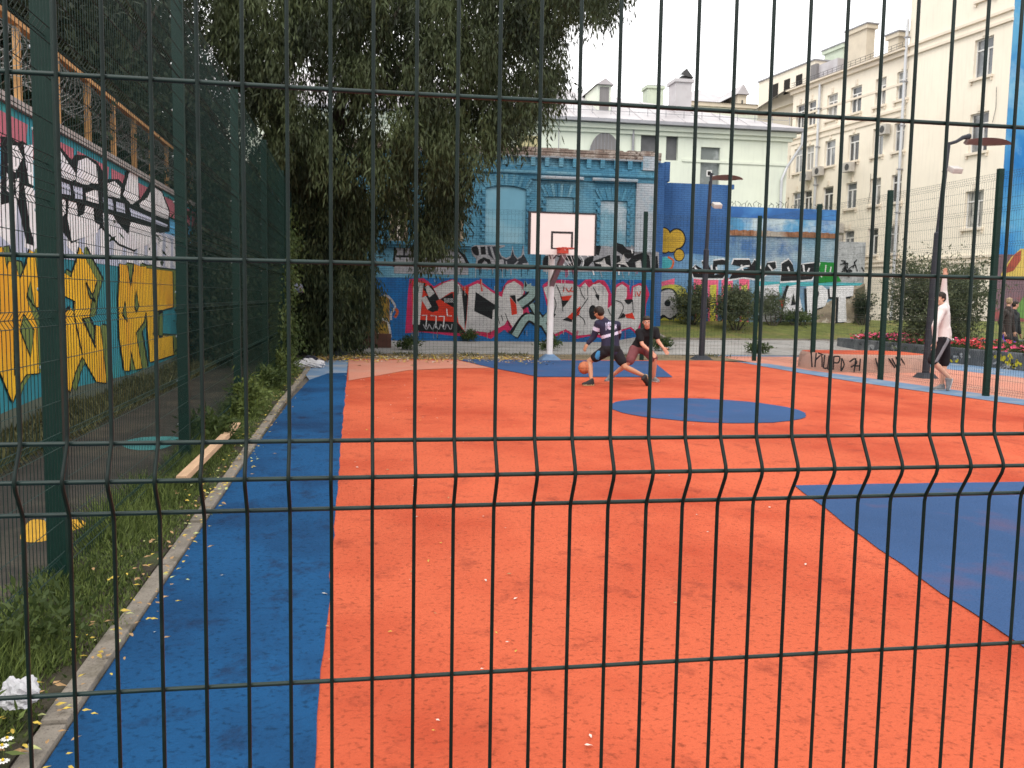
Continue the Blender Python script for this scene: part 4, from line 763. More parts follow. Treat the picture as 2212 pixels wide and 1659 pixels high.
# mural gable on the near end
m_gab = mat('blue_mural_paint', (.02, .155, .42), .85, .15, .3, c2=(.10, .32, .52), c2sc=.16, c2lo=.45, c2hi=.6, c3=(.30, .48, .58), c3sc=.3, c3lo=.55, c3hi=.8, spec=.2, streak=.15)
G0 = PC+np.array([.004, 0, 0]); mb = MB(); mb.box((G0[0], PC[1]-.03, 4.2), (G0[0]+16, PC[1]+.4, 26), m_gab)
mb.box((G0[0], PC[1]-.03, 0), (G0[0]+16, PC[1]+.4, 4.198), mat('mauve_mural_paint', (.16, .10, .12), .85, .2, .6, c2=(.25, .07, .07), c2sc=.5, c2lo=.5, c2hi=.6)); mb.build('mural_gable', cream)
mu = Mural(lambda fr, x, y: py(fr, x, y, PC[1]-.035), (0, -1, 0))
mu.poly('K', [(1775, 545), (1850, 420), (1925, 350), (1990, 350), (2100, 560), (1780, 575)], mat('ochre_mural_paint', (.5, .36, .09), .85, .2, 1), 1); mu.poly('K', [(1830, 470), (1880, 390), (1930, 360), (1925, 440), (1870, 520), (1790, 545)], mat('brick_red_mural_paint', (.27, .06, .04), .85, .25, 1), 2)
mu.poly('K', [(1880, 870), (1920, 760), (1990, 690), (2120, 700), (2150, 880)], mat('leaf_green_mural_paint', (.11, .22, .06), .85, .2, 1), 1, 4)
mu.mb.build('mural_pattern', cream)
# ------------------------------------------------------------------ court furniture and litter
m_wpole = mat('white_enamel', (.70, .67, .66), .45, .06, 6, c2=(.45, .36, .32), c2sc=5, c2lo=.62, c2hi=.72); m_board = mat('backboard_white', (.74, .655, .62), .4, .03, 2); m_bline = mat('backboard_line', (.02, .018, .02), .5); m_rim = mat('rim_red', (.45, .05, .03), .45, .15, 10); m_base = mat('blue_steel_base', (.10, .17, .28), .6, .2, 5); m_mauve = mat('shaded_mauve_arm', (.28, .20, .20), .6, .15, 6)  # mauve arm: shade on the bracket put into its colour
hp = gz('D', 1187, 778); hb = thing('basketball_hoop', tuple(hp), 'white basketball backboard with black edging on a white pole, at the far court end', 'basketball hoop')
bY = hp[1]-1.15; b0 = py('D', 1143, 547, bY); b1 = py('D', 1288, 465, bY); x0, x1, z0, z1 = b0[0], b1[0], b0[2]-.02, b0[2]+1.02
zp = z0+.15; X, Y = hp[0], hp[1]
mb = MB(); mb.tube([(X, Y, 0), (X, Y, zp)], .085, m_wpole, 10); mb.build('pole', hb)
mb = MB(); mb.mesh([(X-.28, Y-.28, .005), (X+.28, Y-.28, .005), (X+.28, Y+.28, .005), (X-.28, Y+.28, .005), (X-.1, Y-.1, .16), (X+.1, Y-.1, .16), (X+.1, Y+.1, .16), (X-.1, Y+.1, .16)], [(0, 1, 5, 4), (1, 2, 6, 5), (2, 3, 7, 6), (3, 0, 4, 7), (4, 5, 6, 7)], m_base); mb.build('base', hb)
xm = (x0+x1)/2
mb = MB(); mb.tube([(X, Y, z0-.75), (xm+.04, bY+.06, z0-.03), (xm+.04, bY+.05, z0+.2)], .085, m_mauve, 4); mb.tube([(X, Y, zp-.08), (xm, bY+.06, z0+.35)], .05, m_mauve, 6); mb.tube([(X, Y, zp-.25), (x0+.2, bY+.05, z1-.2)], .022, m_mauve, 5); mb.tube([(X, Y, zp-.25), (x1-.2, bY+.05, z1-.2)], .022, m_mauve, 5); mb.build('bracket', hb)
mb = MB(); mb.box((x0, bY, z0), (x1, bY+.035, z1), m_board)
fr = .035
mb.box((x0-.03, bY-.012, z0-.01), (x0+.03, bY+.05, z1+.01), m_bline); mb.box((x1-.03, bY-.012, z0-.01), (x1+.012, bY+.05, z1+.01), m_bline); mb.box((x0+.03, bY-.012, z1-.025), (x1-.03, bY+.05, z1+.012), m_bline)
i0 = py('E', 975, 1025, bY); i1 = py('E', 1180, 868, bY); a0, a1, c0, c1 = i0[0], i1[0], i0[2], i1[2]
for q in ((a0, c0, a0+.05, c1), (a1-.05, c0, a1, c1), (a0+.05, c1-.05, a1-.05, c1), (a0+.05, c0, a1-.05, c0+.03)): mb.box((q[0], bY-.006, q[1]), (q[2], bY-.001, q[3]), m_bline)
mb.build('backboard', hb)
xm2 = (a0+a1)/2; zr = c0-.0
mb = MB(); mb.tube([(xm2+.225*math.cos(t), bY-.40+.225*math.sin(t), zr) for t in np.linspace(0, 2*math.pi, 33)], .013, m_rim, 6, False); mb.box((xm2-.13, bY-.19, zr-.11), (xm2+.13, bY-.014, zr+.02), m_rim); rm = mb.build('rim', hb)
mb = MB(); rr = random.Random(2)
for k in range(4): t = k*.5+.2; p = np.array([xm2-.05+.225*math.cos(t), bY-.4+.225*math.sin(t), zr]); mb.tube([p, p+np.array([.06, .02, -.18]), p+np.array([.10+.05*k, .02, -.42])], .006, m_wpole, 4)
mb.build('net_strand', rm)
# street lamps
m_lpole = mat('dark_lamp_post', (.025, .027, .036), .5, .2, 5); m_leaf = mat('bronze_lamp_underside', (.21, .15, .135), .5, .15, 4); m_lt = mat('lamp_top_white', (.62, .6, .58), .5, .1, 4); m_fl = mat('floodlight_casing', (.50, .47, .44), .45, .1, 6)
LB = .26; LR = .085
def lamp(base, ztop, label, hx, hl, rise, flood, lean=0.0, hd=1, edge=False):
    t = thing('street_lamp', tuple(base), label, 'street lamp'); X, Y = base[0], base[1]; z0 = base[2]; zt = ztop
    mb = MB(); mb.tube([(X, Y, z0), (X+lean*.4, Y, z0+(zt-z0)*.62), (X+lean*.42, Y, z0+(zt-z0)*.625), (X+lean, Y, zt)], [LR, LR*.9, LR*.62, LR*.55], m_lpole, 10); mb.build('pole', t)
    mb = MB(); mb.mesh([(X-LB, Y-LB, z0), (X+LB, Y-LB, z0), (X+LB, Y+LB, z0), (X-LB, Y+LB, z0), (X-.12, Y-.12, z0+.12), (X+.12, Y-.12, z0+.12), (X+.12, Y+.12, z0+.12), (X-.12, Y+.12, z0+.12)], [(0, 1, 5, 4), (1, 2, 6, 5), (2, 3, 7, 6), (3, 0, 4, 7), (4, 5, 6, 7)], m_lpole); mb.build('base', t)
    Xt = X+lean; mb = MB(); mb.tube([(Xt, Y, zt-.03), (Xt+hx*.45, Y, zt+.03+rise*.35), (Xt+hx*.8, Y, zt+.12+rise), (Xt+hx*1.2, Y, zt+.16+rise)], [.035, .035, .045, .06], m_lpole, 6); mb.build('arm', t)
    mb = MB(); L0 = Xt+hx; zh = zt+.05+rise; n = 12; V = []; Fc = []
    for i in range(n+1):
        s = i/n; wd = .2*math.sin(math.pi*min(1, s*.9+.1))**.7+.01; x = L0+hl*s; z = zh-.06*s*s+(.05*s); th = .04*(1-s)+.012
        V += [(x, Y-wd, z+wd*.24), (x, Y, z+th), (x, Y+wd, z-wd*.24), (x, Y, z-th*1.6)]
    for i in range(n):
        for j in range(4): Fc.append((i*4+j, i*4+(j+1) % 4, (i+1)*4+(j+1) % 4, (i+1)*4+j))
    Fc += [(3, 2, 1, 0), (n*4, n*4+1, n*4+2, n*4+3)]
    mb.mesh(V, Fc, m_leaf); k0 = len(mb.f)-len(Fc)
    for k in range(len(Fc)):
        if edge and k < n*4 and (k % 4) in (0, 1): mb.m[k0+k] = mb.mi(m_lt)
    mb.build('lamp_head', t)
    if flood:
        mb = MB(); zf = flood; mb.tube([(X+lean*.5, Y, zf), (X+lean*.5+.1, Y-.05, zf+.1), (X+lean*.5+.2, Y-.08, zf+.06)], .02, m_lpole, 5)
        mb.box((X+lean*.5+.05, Y-.30, zf-.03), (X+lean*.5+.29, Y-.08, zf+.09), m_fl, .03, rot=(rad(25), 'X')); mb.build('floodlight', t)
    return t
b = gz('D', 1515, 777); zt = py('D', 1535, 392, b[1])[2]; tx = py('D', 1535, 392, b[1])[0]
lamp(b, zt, 'dark lamp post with leaf shaped head on the far court edge, before royal blue wall', .02, .92, .06, py('D', 1530, 447, b[1])[2], tx-b[0], edge=True)
LB = .2; b = gz('D', 1999, 817); zt = py('D', 2049, 308, b[1])[2]; tx = py('D', 2049, 308, b[1])[0]
lamp(b, zt, 'dark lamp post behind the man in the pale shirt, with bronze leaf shaped head', .42, 1.12, .0, py('D', 2046, 372, b[1])[2], tx-b[0])
b = gz('D', 735, 768); zt = py('D', 736, 352, b[1])[2]
lamp(b, zt, 'lamp post half hidden in the leaves of the big tree on the left', .25, 1.0, .02, None, 0, edge=True)
# orange rubber mound with a scrawled tag
m_mound = mat('mound_side_rubber', (.42, .265, .21), .9, .15, 1.5, c2=(.34, .24, .20), c2sc=1.2, speck=.4)
def mound(name, c, L, W, h, yaw, label):
    t = thing(name, (c[0], c[1], 0), label, 'rubber mound'); u = np.array([math.cos(yaw), math.sin(yaw)]); v_ = np.array([-u[1], u[0]])
    rings = []; N = 40
    for f, z in ((1.0, .0), (.985, .18), (.95, .7), (.90, .93), (.84, 1.0)):
        ring = []
        for k in range(N):
            a = 2*math.pi*k/N; e = 4.0; ca, sa = math.cos(a), math.sin(a); rr_ = (abs(ca)**e+abs(sa)**e)**(-1/e)
            q = np.array([c[0], c[1]])+u*(ca*rr_*(L/2-.5*(1-f)))+v_*(sa*rr_*(W/2-.5*(1-f)))
            ring.append((q[0], q[1], .004+h*z))
        rings.append(ring)
    mb = MB(); V = [p for r in rings for p in r]; mb.mesh(V, [(i*N+j, i*N+(j+1) % N, (i+1)*N+(j+1) % N, (i+1)*N+j) for i in range(4) for j in range(N)], m_mound); mb.face(rings[-1], m_orange)
    mb.build('mound_body', t, True); return t
mo = mound('rubber_mound', (12.4, 20.45), 2.85, 2.1, .42, rad(-4), 'low orange topped rubber mound with a scrawled black tag, behind the right fence')
mb = MB(); pl = lambda x, y: (lambda p: (p[0], p[1]-.03, p[2]))(py('K', x, y, 19.42+.13*max(0, (1200-y)/100)**2*.3))
TAG = [[(312, 1150), (318, 1260)], [(350, 1150), (340, 1260)], [(345, 1205), (390, 1170), (395, 1260)], [(362, 1150), (405, 1165)], [(415, 1165), (405, 1270)], [(412, 1270), (440, 1265)], [(450, 1170), (440, 1275), (475, 1270)], [(485, 1175), (480, 1280)], [(485, 1178), (530, 1180), (520, 1225), (488, 1225)], [(545, 1190), (540, 1290)], [(545, 1190), (565, 1240), (540, 1290)],
       [(605, 1220), (645, 1195), (660, 1230), (615, 1260)], [(655, 1190), (640, 1300)], [(690, 1195), (680, 1290)], [(645, 1250), (690, 1250)], [(805, 1190), (830, 1280)], [(870, 1185), (845, 1275)], [(905, 1190), (955, 1265)], [(960, 1180), (1010, 1260)], [(1000, 1190), (1050, 1270)], [(930, 1190), (975, 1275)]]
for part in (TAG[:17], TAG[17:]):
    mb = MB()
    for q in part: mb.ribbon([pl(*p) for p in catmull(q, 3, False)], .036, k_blk, (0, -1, .25))
    mb.build('tag_lettering', mo)
mound('rubber_mound', (12.95, 13.65), 2.2, 1.4, .55, rad(60), 'rounded rubber mound cut off by the right edge of the photo')
# flower planter
m_plant = mat('dark_graffitied_kerb', (.085, .092, .10), .85, .25, 2, c2=(.15, .155, .16), c2sc=2, speck=.4, c3=(.02, .02, .025), c3sc=3)
pt = thing('flower_planter', (16.6, 25, 0), 'dark graffitied raised flower bed edging full of red and pink petunias, right of the court', 'planter')
mb = MB(); mb.box((16.6, 8, -.05), (16.95, 29.0, .44), m_plant, .03); mb.box((16.96, 28.6, -.05), (24, 28.95, .44), m_plant, .03); mb.build('kerb_wall', pt)
mb = MB(); mb.box((16.96, 8, 0), (18.6, 28.59, .40), m_soil); mb.build('soil', pt)
rr = random.Random(8); k_lem = cp('lemon_spray', (.5, .43, .03)); k_ltg = cp('pale_grey_spray', (.30, .31, .32))
for (cx, cy, n, m_) in ((1180, 1180, 7, k_lem), (1400, 1210, 4, k_lem), (1790, 1200, 12, k_lem), (1870, 1215, 8, k_lem), (1830, 1255, 7, k_ltg), (800, 1125, 8, k_ltg), (900, 1110, 6, k_ltg), (1660, 1250, 4, k_ltg), (1480, 1180, 5, k_ltg)):
    mu = Mural(lambda fr, x, y: pxx(fr, x, y, 16.6), (-1, 0, 0))
    for k in range(n):
        x, y = cx+rr.uniform(-60, 60), cy+rr.uniform(-28, 28); mu.stroke('K', [(x, y), (x+rr.uniform(-20, 20), y+rr.uniform(-25, 25)), (x+rr.uniform(-30, 40), y+rr.uniform(-25, 25))], 11, m_, 1)
    mu.mb.build('tag_lettering', pt)
# plank, litter
m_plank = mat('pale_timber', (.56, .36, .22), .7, .15, 3, stretch=(8, 1, 8)); m_paper = mat('white_plastic_film', (.46, .455, .47), .5, .05, 6)
p0 = gz('D', 392, 1070); p1 = gz('D', 512, 942); pk = thing('timber_plank', tuple(p0), 'pale timber plank lying in the grass along the left kerb', 'plank')
d = (p1-p0)[:2]; L = np.linalg.norm(d); mb = MB(); mb.box((0, -.04, .085), (L, .04, .135), m_plank, .004, rot=(math.atan2(d[1], d[0]), 'Z'), piv=(0, 0, 0)); mb.v = [(a+p0[0], b_+p0[1], c+.02) for a, b_, c in mb.v]; mb.build('board', pk)
def crumple(name, c, r, m, label, cat, seed, sq=(1, 1, .5), m2=None):
    rr = random.Random(seed); bm = bmesh.new(); bmesh.ops.create_icosphere(bm, subdivisions=4, radius=1)
    mb = MB(); V = []
    for v in bm.verts:
        f = 1+.30*math.sin(v.co.x*4+seed)*math.cos(v.co.y*5+seed*2)+.20*abs(math.sin(v.co.z*7+v.co.x*6))-.12*abs(math.sin(v.co.y*11+v.co.z*5))+rr.uniform(-.02, .02); V.append((c[0]+v.co.x*r*f*sq[0], c[1]+v.co.y*r*f*sq[1], max(c[2]-r*.3, c[2]+v.co.z*r*f*sq[2])))
    bm.verts.index_update(); mb.mesh(V, [[v.index for v in f.verts] for f in bm.faces], m); bm.free()
    return tag(mb.build(name), label, cat)
c = gz('D', 38, 1505, .12); crumple('crumpled_paper', c, .068, m_paper, 'crumpled white paper in the grass at the bottom left corner', 'litter', 3, (.9, 1, .85))
c = gz('D', 668, 795); crumple('plastic_bag', (c[0], c[1], .08), .26, m_paper, 'white plastic bag lying where the left fence meets the far end of the court', 'bag', 5, (1.15, .7, .42))
crumple('dark_jumper', (c[0]+.02, c[1]+.1, .19), .15, mat('navy_cloth', (.02, .022, .035), .9), 'dark navy cloth bundled on top of the white plastic bag', 'clothing', 9, (1, .8, .45))
c = pxx('D', 644, 628, -1.45); crumple('plastic_bag', c, .14, mat('bluish_film', (.42, .47, .62), .5, .2, 9, c2=(.4, .06, .06), c2sc=6), 'small bluish bag caught in the ivy on the left fence', 'bag', 12, (.9, .9, 1.1))
# painted low block beneath the tree
m_blk = mat('yellow_rust_mural_block', (.42, .27, .05), .85, .2, 1.5, c2=(.20, .085, .05), c2sc=1.3, c2lo=.45, c2hi=.55, c3=(.5, .47, .43), c3sc=2.4, c3lo=.6, c3hi=.66)
bk = thing('painted_block', (-.2, 28.5, 0), 'low block daubed yellow, white and rust, under the tree beside the silver graffiti', 'concrete block')
q0 = py('D', 690, 748, 28.6); q1 = py('D', 842, 640, 28.6)
mb = MB(); mb.box((q0[0], 28.6, 0), (q1[0], 30, q1[2]), m_blk, .05); mb.box((q0[0]-.05, 28.5, 0), (q1[0]+.05, 30.1, .45), mat('rust_brown_plinth', (.13, .06, .045), .9, .3, 3), .03); mb.build('block_body', bk)
mb = MB(); mu = Mural(lambda fr, x, y: py(fr, x, y, 28.6), (0, -1, 0))
for q in ([(90, 900), (140, 900), (200, 960), (240, 1040), (190, 1120), (190, 1200)], [(0, 1210), (60, 1180), (150, 1220)], [(150, 1230), (175, 1330), (185, 1420)], [(20, 1360), (30, 1420)], [(60, 1370), (70, 1420)], [(90, 1370), (110, 1430)]): mu.stroke('A', q, 26, g_wht, 1)
mu.stroke('A', [(240, 1060), (270, 1100), (235, 1170)], 34, g_org, 1.5); mu.mb.build('paint_marking', bk)
# ------------------------------------------------------------------ vegetation
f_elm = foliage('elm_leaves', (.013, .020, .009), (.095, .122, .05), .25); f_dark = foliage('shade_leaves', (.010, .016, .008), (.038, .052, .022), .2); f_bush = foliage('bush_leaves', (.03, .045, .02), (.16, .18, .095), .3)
f_ivy = foliage('ivy_leaves', (.025, .045, .012), (.11, .15, .045), .3); f_grass = foliage('grass_blades', (.03, .05, .012), (.20, .255, .07), .3); f_weed = foliage('weed_leaves', (.05, .05, .02), (.18, .17, .07), .25)
m_bark = mat('dark_bark', (.05, .04, .032), .95, .35, 6, bump=1., bumpsc=20, stretch=(1, 1, .3))
def leaf_mesh(name, P, A, Wd, Ln, Ww, m, parent=None, tint=None, **kw):
    """P points, A leaf axes, Wd width directions (unit); Ln, Ww sizes"""
    n = len(P); Ln = Ln[:, None]; Ww = Ww[:, None]
    v = np.empty((n, 4, 3)); v[:, 0] = P; v[:, 1] = P+A*Ln*.42+Wd*Ww*.5; v[:, 2] = P+A*Ln; v[:, 3] = P+A*Ln*.42-Wd*Ww*.5
    off = np.array(wl(parent)) if parent else np.zeros(3); v = (v-off).reshape(-1, 3)
    me = bpy.data.meshes.new(name); me.vertices.add(n*4); me.vertices.foreach_set('co', v.astype(np.float32).ravel())
    me.loops.add(n*4); me.loops.foreach_set('vertex_index', np.arange(n*4, dtype=np.int32)); me.polygons.add(n); me.polygons.foreach_set('loop_start', np.arange(0, n*4, 4, dtype=np.int32))
    me.update(calc_edges=True); me.materials.append(m)
    at = me.attributes.new('tint', 'FLOAT', 'FACE'); at.data.foreach_set('value', (rng.random(n) if tint is None else tint).astype(np.float32))
    o = bpy.data.objects.new(name, me); link(o, parent); tag(o, **kw); return o
def unit(a): return a/(np.linalg.norm(a, axis=1, keepdims=True)+1e-9)
def sprays(B, L, nl, droop, out=None, spread=.06, ll=.13, lw=.042, down=.9):
    """hanging twigs: B base points (n,3); returns leaf arrays"""
    n = len(B); D = rng.normal(0, .5, (n, 3)); D[:, 2] = -droop+rng.normal(0, .25, n)
    if out is not None: D = D+out
    D = unit(D); t = np.tile(np.linspace(.02, 1, nl), (n, 1)); LL = L*(.6+.8*rng.random(n))
    P = B[:, None, :]+D[:, None, :]*(t*LL[:, None])[:, :, None]; P[:, :, 2] -= (t**2)*(.18*LL[:, None])
    P = P+rng.normal(0, spread, P.shape); P = P.reshape(-1, 3)
    A = np.repeat(D, nl, 0)*.6+rng.normal(0, .55, P.shape); A[:, 2] -= down; A = unit(A)
    Wd = unit(np.cross(A, rng.normal(0, 1, P.shape))); m = len(P)
    tint = np.repeat(rng.random(n), nl)*.6+rng.random(m)*.4
    return P, A, Wd, ll*(.6+.8*rng.random(m)), lw*(.7+.6*rng.random(m)), tint
def inpoly(x, y, poly):
    r = np.zeros(len(x), bool); j = len(poly)-1
    for i in range(len(poly)):
        xi, yi = poly[i]; xj, yj = poly[j]
        c = ((yi > y) != (yj > y)) & (x < (xj-xi)*(y-yi)/(yj-yi+1e-9)+xi); r ^= c; j = i
    return r
def pix_pts(x, y, Yd):
    d = F_[None]+R_[None]*((x-1106)/FPX)[:, None]-U_[None]*((y-829.5)/FPX)[:, None]
    return CAM[None]+d*(Yd/d[:, 1])[:, None]
def limb_tree(parent, name, segs, m):
    mb = MB()
    for pts, r in segs: mb.tube(catmull(pts, 4, False), list(np.linspace(r[0], r[1], (len(pts)-1)*4+1)), m, 8)
    return mb.build(name, parent, True)
# ---------- the big drooping tree
tree = thing('tree', (-1.2, 26.5, 0), 'large dark drooping tree overhanging the far left corner of the court', 'tree')
base = np.array([-1.2, 26.5, 0])
limb_tree(tree, 'trunk', [([(-1.2, 26.5, -.1), (-1.15, 26.4, 1.5), (-1.0, 26.2, 3.4), (-.6, 25.8, 6), (.2, 25.2, 9), (.9, 24.6, 12)], (.34, .07)), ([(-1.0, 26.2, 3.2), (-1.8, 25.5, 5.4), (-2.2, 24, 8), (-2.0, 22, 11)], (.13, .04)), ([(-.6, 25.8, 6), (1.0, 25, 7.6), (2.8, 24.2, 8.6), (4.4, 23.6, 9.0)], (.11, .03)), ([(-.2, 25.5, 7.2), (1.6, 24.0, 9.5), (3.6, 22.6, 11)], (.14, .04)), ([(-.8, 26, 4.5), (.6, 25.4, 5.2), (1.8, 24.8, 5.0)], (.12, .03)), ([(-1.0, 26.1, 3.9), (-.4, 25.3, 4.6), (.3, 24.6, 4.4)], (.1, .03))], m_bark)
SIL = [(425, -140), (1420, -140), (1350, -10), (1310, 25), (1250, 45), (1205, 95), (1228, 170), (1200, 205), (1180, 250), (1120, 300), (1075, 310), (1060, 330), (1040, 345), (1025, 400), (1005, 440), (985, 500), (950, 545), (905, 560), (870, 470), (855, 380), (832, 400), (838, 480), (800, 520), (800, 590), (835, 640), (800, 690), (740, 720), (640, 730), (640, 560), (628, 430), (560, 260), (480, 110)]
GAPS = [(785, 355, 58, 15, .97), (655, 165, 30, 42, .74), (712, 208, 46, 46, .70), (785, 225, 44, 42, .72), (850, 235, 28, 34, .78), (745, 262, 62, 20, .74), (870, 190, 26, 22, .7), (600, 120, 30, 18, .6), (690, 120, 40, 16, .6), (560, 60, 24, 20, .5), (1180, 120, 40, 30, .6), (1140, 190, 30, 20, .5), (560, 250, 25, 20, .5), (930, 40, 40, 16, .5)]
n = 23000
x = rng.uniform(425, 1420, n); y = rng.uniform(-140, 740, n); k = inpoly(x, y, SIL)
for gx, gy, rx, ry, pr in GAPS:
    k &= ~((((x-gx)/rx)**2+((y-gy)/ry)**2 < 1) & (rng.random(n) < pr))
x, y = x[k], y[k]
yd = 21.5+6.5*rng.random(len(x)); low = y > 380; yd[low] = 23.5+3.5*rng.random(low.sum())
# clumping: nudge towards cluster centres
B = pix_pts(x, y-18, yd)
cc = B[rng.choice(len(B), 520)]; ctint = rng.random(520); CT = np.zeros(len(B))
for i0 in range(0, len(B), 2000):
    q = B[i0:i0+2000]; dd = ((q[:, None]-cc[None])**2).sum(2); j = dd.argmin(1); dm = np.sqrt(dd.min(1)); f = np.where(dm < 1.2, .45, .12)[:, None]; CT[i0:i0+2000] = ctint[j]; B[i0:i0+2000] = q*(1-f)+cc[j]*f
P, A, Wd, Ln, Ww, tn = sprays(B, .75, 16, 1.15, None, .06, .19, .040, 1.3)
tn = np.clip(tn*.45+np.repeat(CT, 16)*.6-.05, 0, 1)
leaf_mesh('crown', P, A, Wd, Ln, Ww, f_elm, tree, tn)
# dark leaf mass added to fill the deep shade inside the tree
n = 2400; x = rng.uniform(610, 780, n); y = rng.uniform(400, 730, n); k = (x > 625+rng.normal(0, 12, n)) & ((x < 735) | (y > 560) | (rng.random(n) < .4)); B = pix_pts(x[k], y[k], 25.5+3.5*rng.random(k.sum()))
sh = thing('shrub', (-1.6, 26, 0), 'added dark leaf mass for the deep shade at the foot of the big tree', 'shrub')
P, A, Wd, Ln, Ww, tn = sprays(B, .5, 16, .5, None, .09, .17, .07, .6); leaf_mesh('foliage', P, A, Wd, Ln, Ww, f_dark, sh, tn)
limb_tree(sh, 'stem', [([(-1.9, 26.4, 0), (-1.8, 26.4, 1.2), (-1.6, 26.3, 2.6)], (.06, .02)), ([(-1.5, 26.9, 0), (-1.4, 27, 1.4), (-1.1, 27, 2.4)], (.05, .02))], m_bark)
# ---------- trees behind the left wall
def far_tree(loc, h, rx, rz, label, nsp, mat_=None, seedgap=.0, grp='trees behind the left graffiti wall'):
    t = thing('tree', loc, label, 'tree', grp); X, Y, _ = loc
    limb_tree(t, 'trunk', [([(X, Y, 0), (X+.1, Y, h*.35), (X+.3, Y+.2, h*.7), (X, Y, h*.9)], (.25, .05)), ([(X+.1, Y, h*.4), (X+rx*.5, Y-.4, h*.6), (X+rx*.8, Y-.2, h*.75)], (.12, .03)), ([(X+.1, Y, h*.45), (X-rx*.5, Y+.3, h*.65), (X-rx*.7, Y+.2, h*.8)], (.1, .03))], m_bark)
    nc = 26; C = rng.normal(0, 1, (nc, 3)); C = C/np.linalg.norm(C, axis=1, keepdims=True)*(rng.random((nc, 1))**.5); C = C*np.array([rx, rx, rz])+np.array([X, Y, h*.62])
    B = C[rng.integers(0, nc, nsp)]+rng.normal(0, 1, (nsp, 3))*np.array([rx, rx, rz])*.24
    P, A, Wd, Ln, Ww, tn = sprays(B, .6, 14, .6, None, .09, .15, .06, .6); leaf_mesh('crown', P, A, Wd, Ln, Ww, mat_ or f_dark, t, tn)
for i, (lx, ly, h, rx, rz, ns) in enumerate([(-6.0, 13.5, 9.5, 1.9, 3.2, 1500), (-6.4, 17.5, 10.5, 2.2, 3.6, 2300), (-6.0, 21.5, 10.5, 2.2, 4.2, 2600), (-5.6, 25.6, 10, 2.2, 4.4, 2600), (-7.6, 24, 12, 2.6, 4.2, 2000), (-4.6, 29.5, 9, 2.6, 4.2, 2600)]):
    far_tree((lx, ly, 0), h, rx, rz, ['open crowned tree rising behind the near end of the left graffiti wall', 'second tree along behind the left graffiti wall, above its timber railing', 'dense dark tree behind the left graffiti wall, seen through the side fence', 'dark tree behind the far part of the left graffiti wall', 'tallest tree standing back from the left graffiti wall', 'dark tree at the far end of the left graffiti wall beside the big drooping one'][i], ns)
# low scrub behind wall so that the space between trunks is leafy
for i, (ya, yb, z0) in enumerate([(14, 20, 2.2), (20, 27, 2.0)]):
    s = thing('shrub', (-5.0, (ya+yb)/2, 0), ['scrubby hedge above the coping of the left graffiti wall, nearer half', 'scrubby hedge above the coping of the left graffiti wall, farther half'][i], 'shrub')
    nn = 1600; B = np.stack([rng.uniform(-5.8, -4.3, nn), rng.uniform(ya, yb, nn), z0+3.4*rng.random(nn)], 1); P, A, Wd, Ln, Ww, tn = sprays(B, .6, 14, .3, None, .1, .14, .06, .4); leaf_mesh('foliage', P, A, Wd, Ln, Ww, f_dark, s, tn)
# ---------- ivy and weeds on the side fence
iv = thing('climbing_plant', (-1.6, 22, 0), 'ivy climbing the far end of the left mesh fence', 'climbing plant')
nn = 420; yy = 19+4.3*rng.random(nn)**.8; zz = 4.0*rng.random(nn)**1.1; B = np.stack([-1.58+rng.normal(0, .07, nn), yy, zz], 1); k = (zz < 1.2+2.9*(yy-19)/4.3); B = B[k]
P, A, Wd, Ln, Ww, tn = sprays(B, .4, 14, .9, None, .06, .09, .05, .8); leaf_mesh('foliage', P, A, Wd, Ln, Ww, f_ivy, iv, tn)
hd = thing('hedge', (-3.0, 25, 0), 'added dark hedge, giving the far part of the left graffiti wall its tree shade', 'hedge'); nn = 3600  # added in front of the wall to darken its tree-shaded far part
B = np.stack([rng.uniform(-3.9, -2.5, nn), 20.0+10.5*rng.random(nn), 5.2*rng.random(nn)], 1); B = B[B[:, 2] < 2.0+(B[:, 1]-20)*1.2]
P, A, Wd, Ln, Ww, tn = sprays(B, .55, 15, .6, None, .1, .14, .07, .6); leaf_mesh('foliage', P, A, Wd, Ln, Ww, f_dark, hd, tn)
# ---------- bushes
def bush(name, c, rx, ry, rz, label, nsp, m, ll=.09, lw=.04, stem=True, droop=.1, L=.4, lobes=9, cat='shrub', grp=None, zlow=.15):
    t = thing(name, c, label, cat, grp); C = rng.normal(0, 1, (lobes, 3)); C = C/np.linalg.norm(C, axis=1, keepdims=True)*.62; C = C*np.array([rx, ry, rz])
    B = C[rng.integers(0, lobes, nsp)]+rng.normal(0, 1, (nsp, 3))*np.array([rx, ry, rz])*.26+np.array([c[0], c[1], c[2]+rz+zlow]); B[:, 2] = np.maximum(B[:, 2], c[2]+.08)
    out = unit(B-np.array([c[0], c[1], c[2]+rz*.4]))*.8
    P, A, Wd, Ln, Ww, tn = sprays(B, L, 12, droop, out, .05, ll, lw, .1); leaf_mesh('foliage', P, A, Wd, Ln, Ww, m, t, tn)
    if stem: limb_tree(t, 'stem', [([(c[0]+dx*.1, c[1], c[2]-.05), (c[0]+dx*.4, c[1], c[2]+rz*.6), (c[0]+dx*rx*.6, c[1]+.1, c[2]+rz*1.3)], (.035, .01)) for dx in (-.8, -.2, .3, .9)], m_bark)
    return t
def lz(y): return .25+.72*max(0, min(1, (y-31.4)/3.9))
def at_lawn(px_, Y): p = py('D', px_, 715, Y); return (p[0], Y, lz(Y))
c = py('D', 2025, 735, 25.2); bush('shrub', (c[0], 25.2, .2), 1.4, 1.1, 1.35, 'big grey green bush behind the man in the pale shirt, before the cream building', 1900, f_bush, .11, .04, droop=-.1, L=.45, lobes=16)
bush('shrub', at_lawn(1494, 33.9), .52, .4, .66, 'dark bush on the lawn beside the silver letter O, left of the lamp post', 480, f_bush, .09, .045)
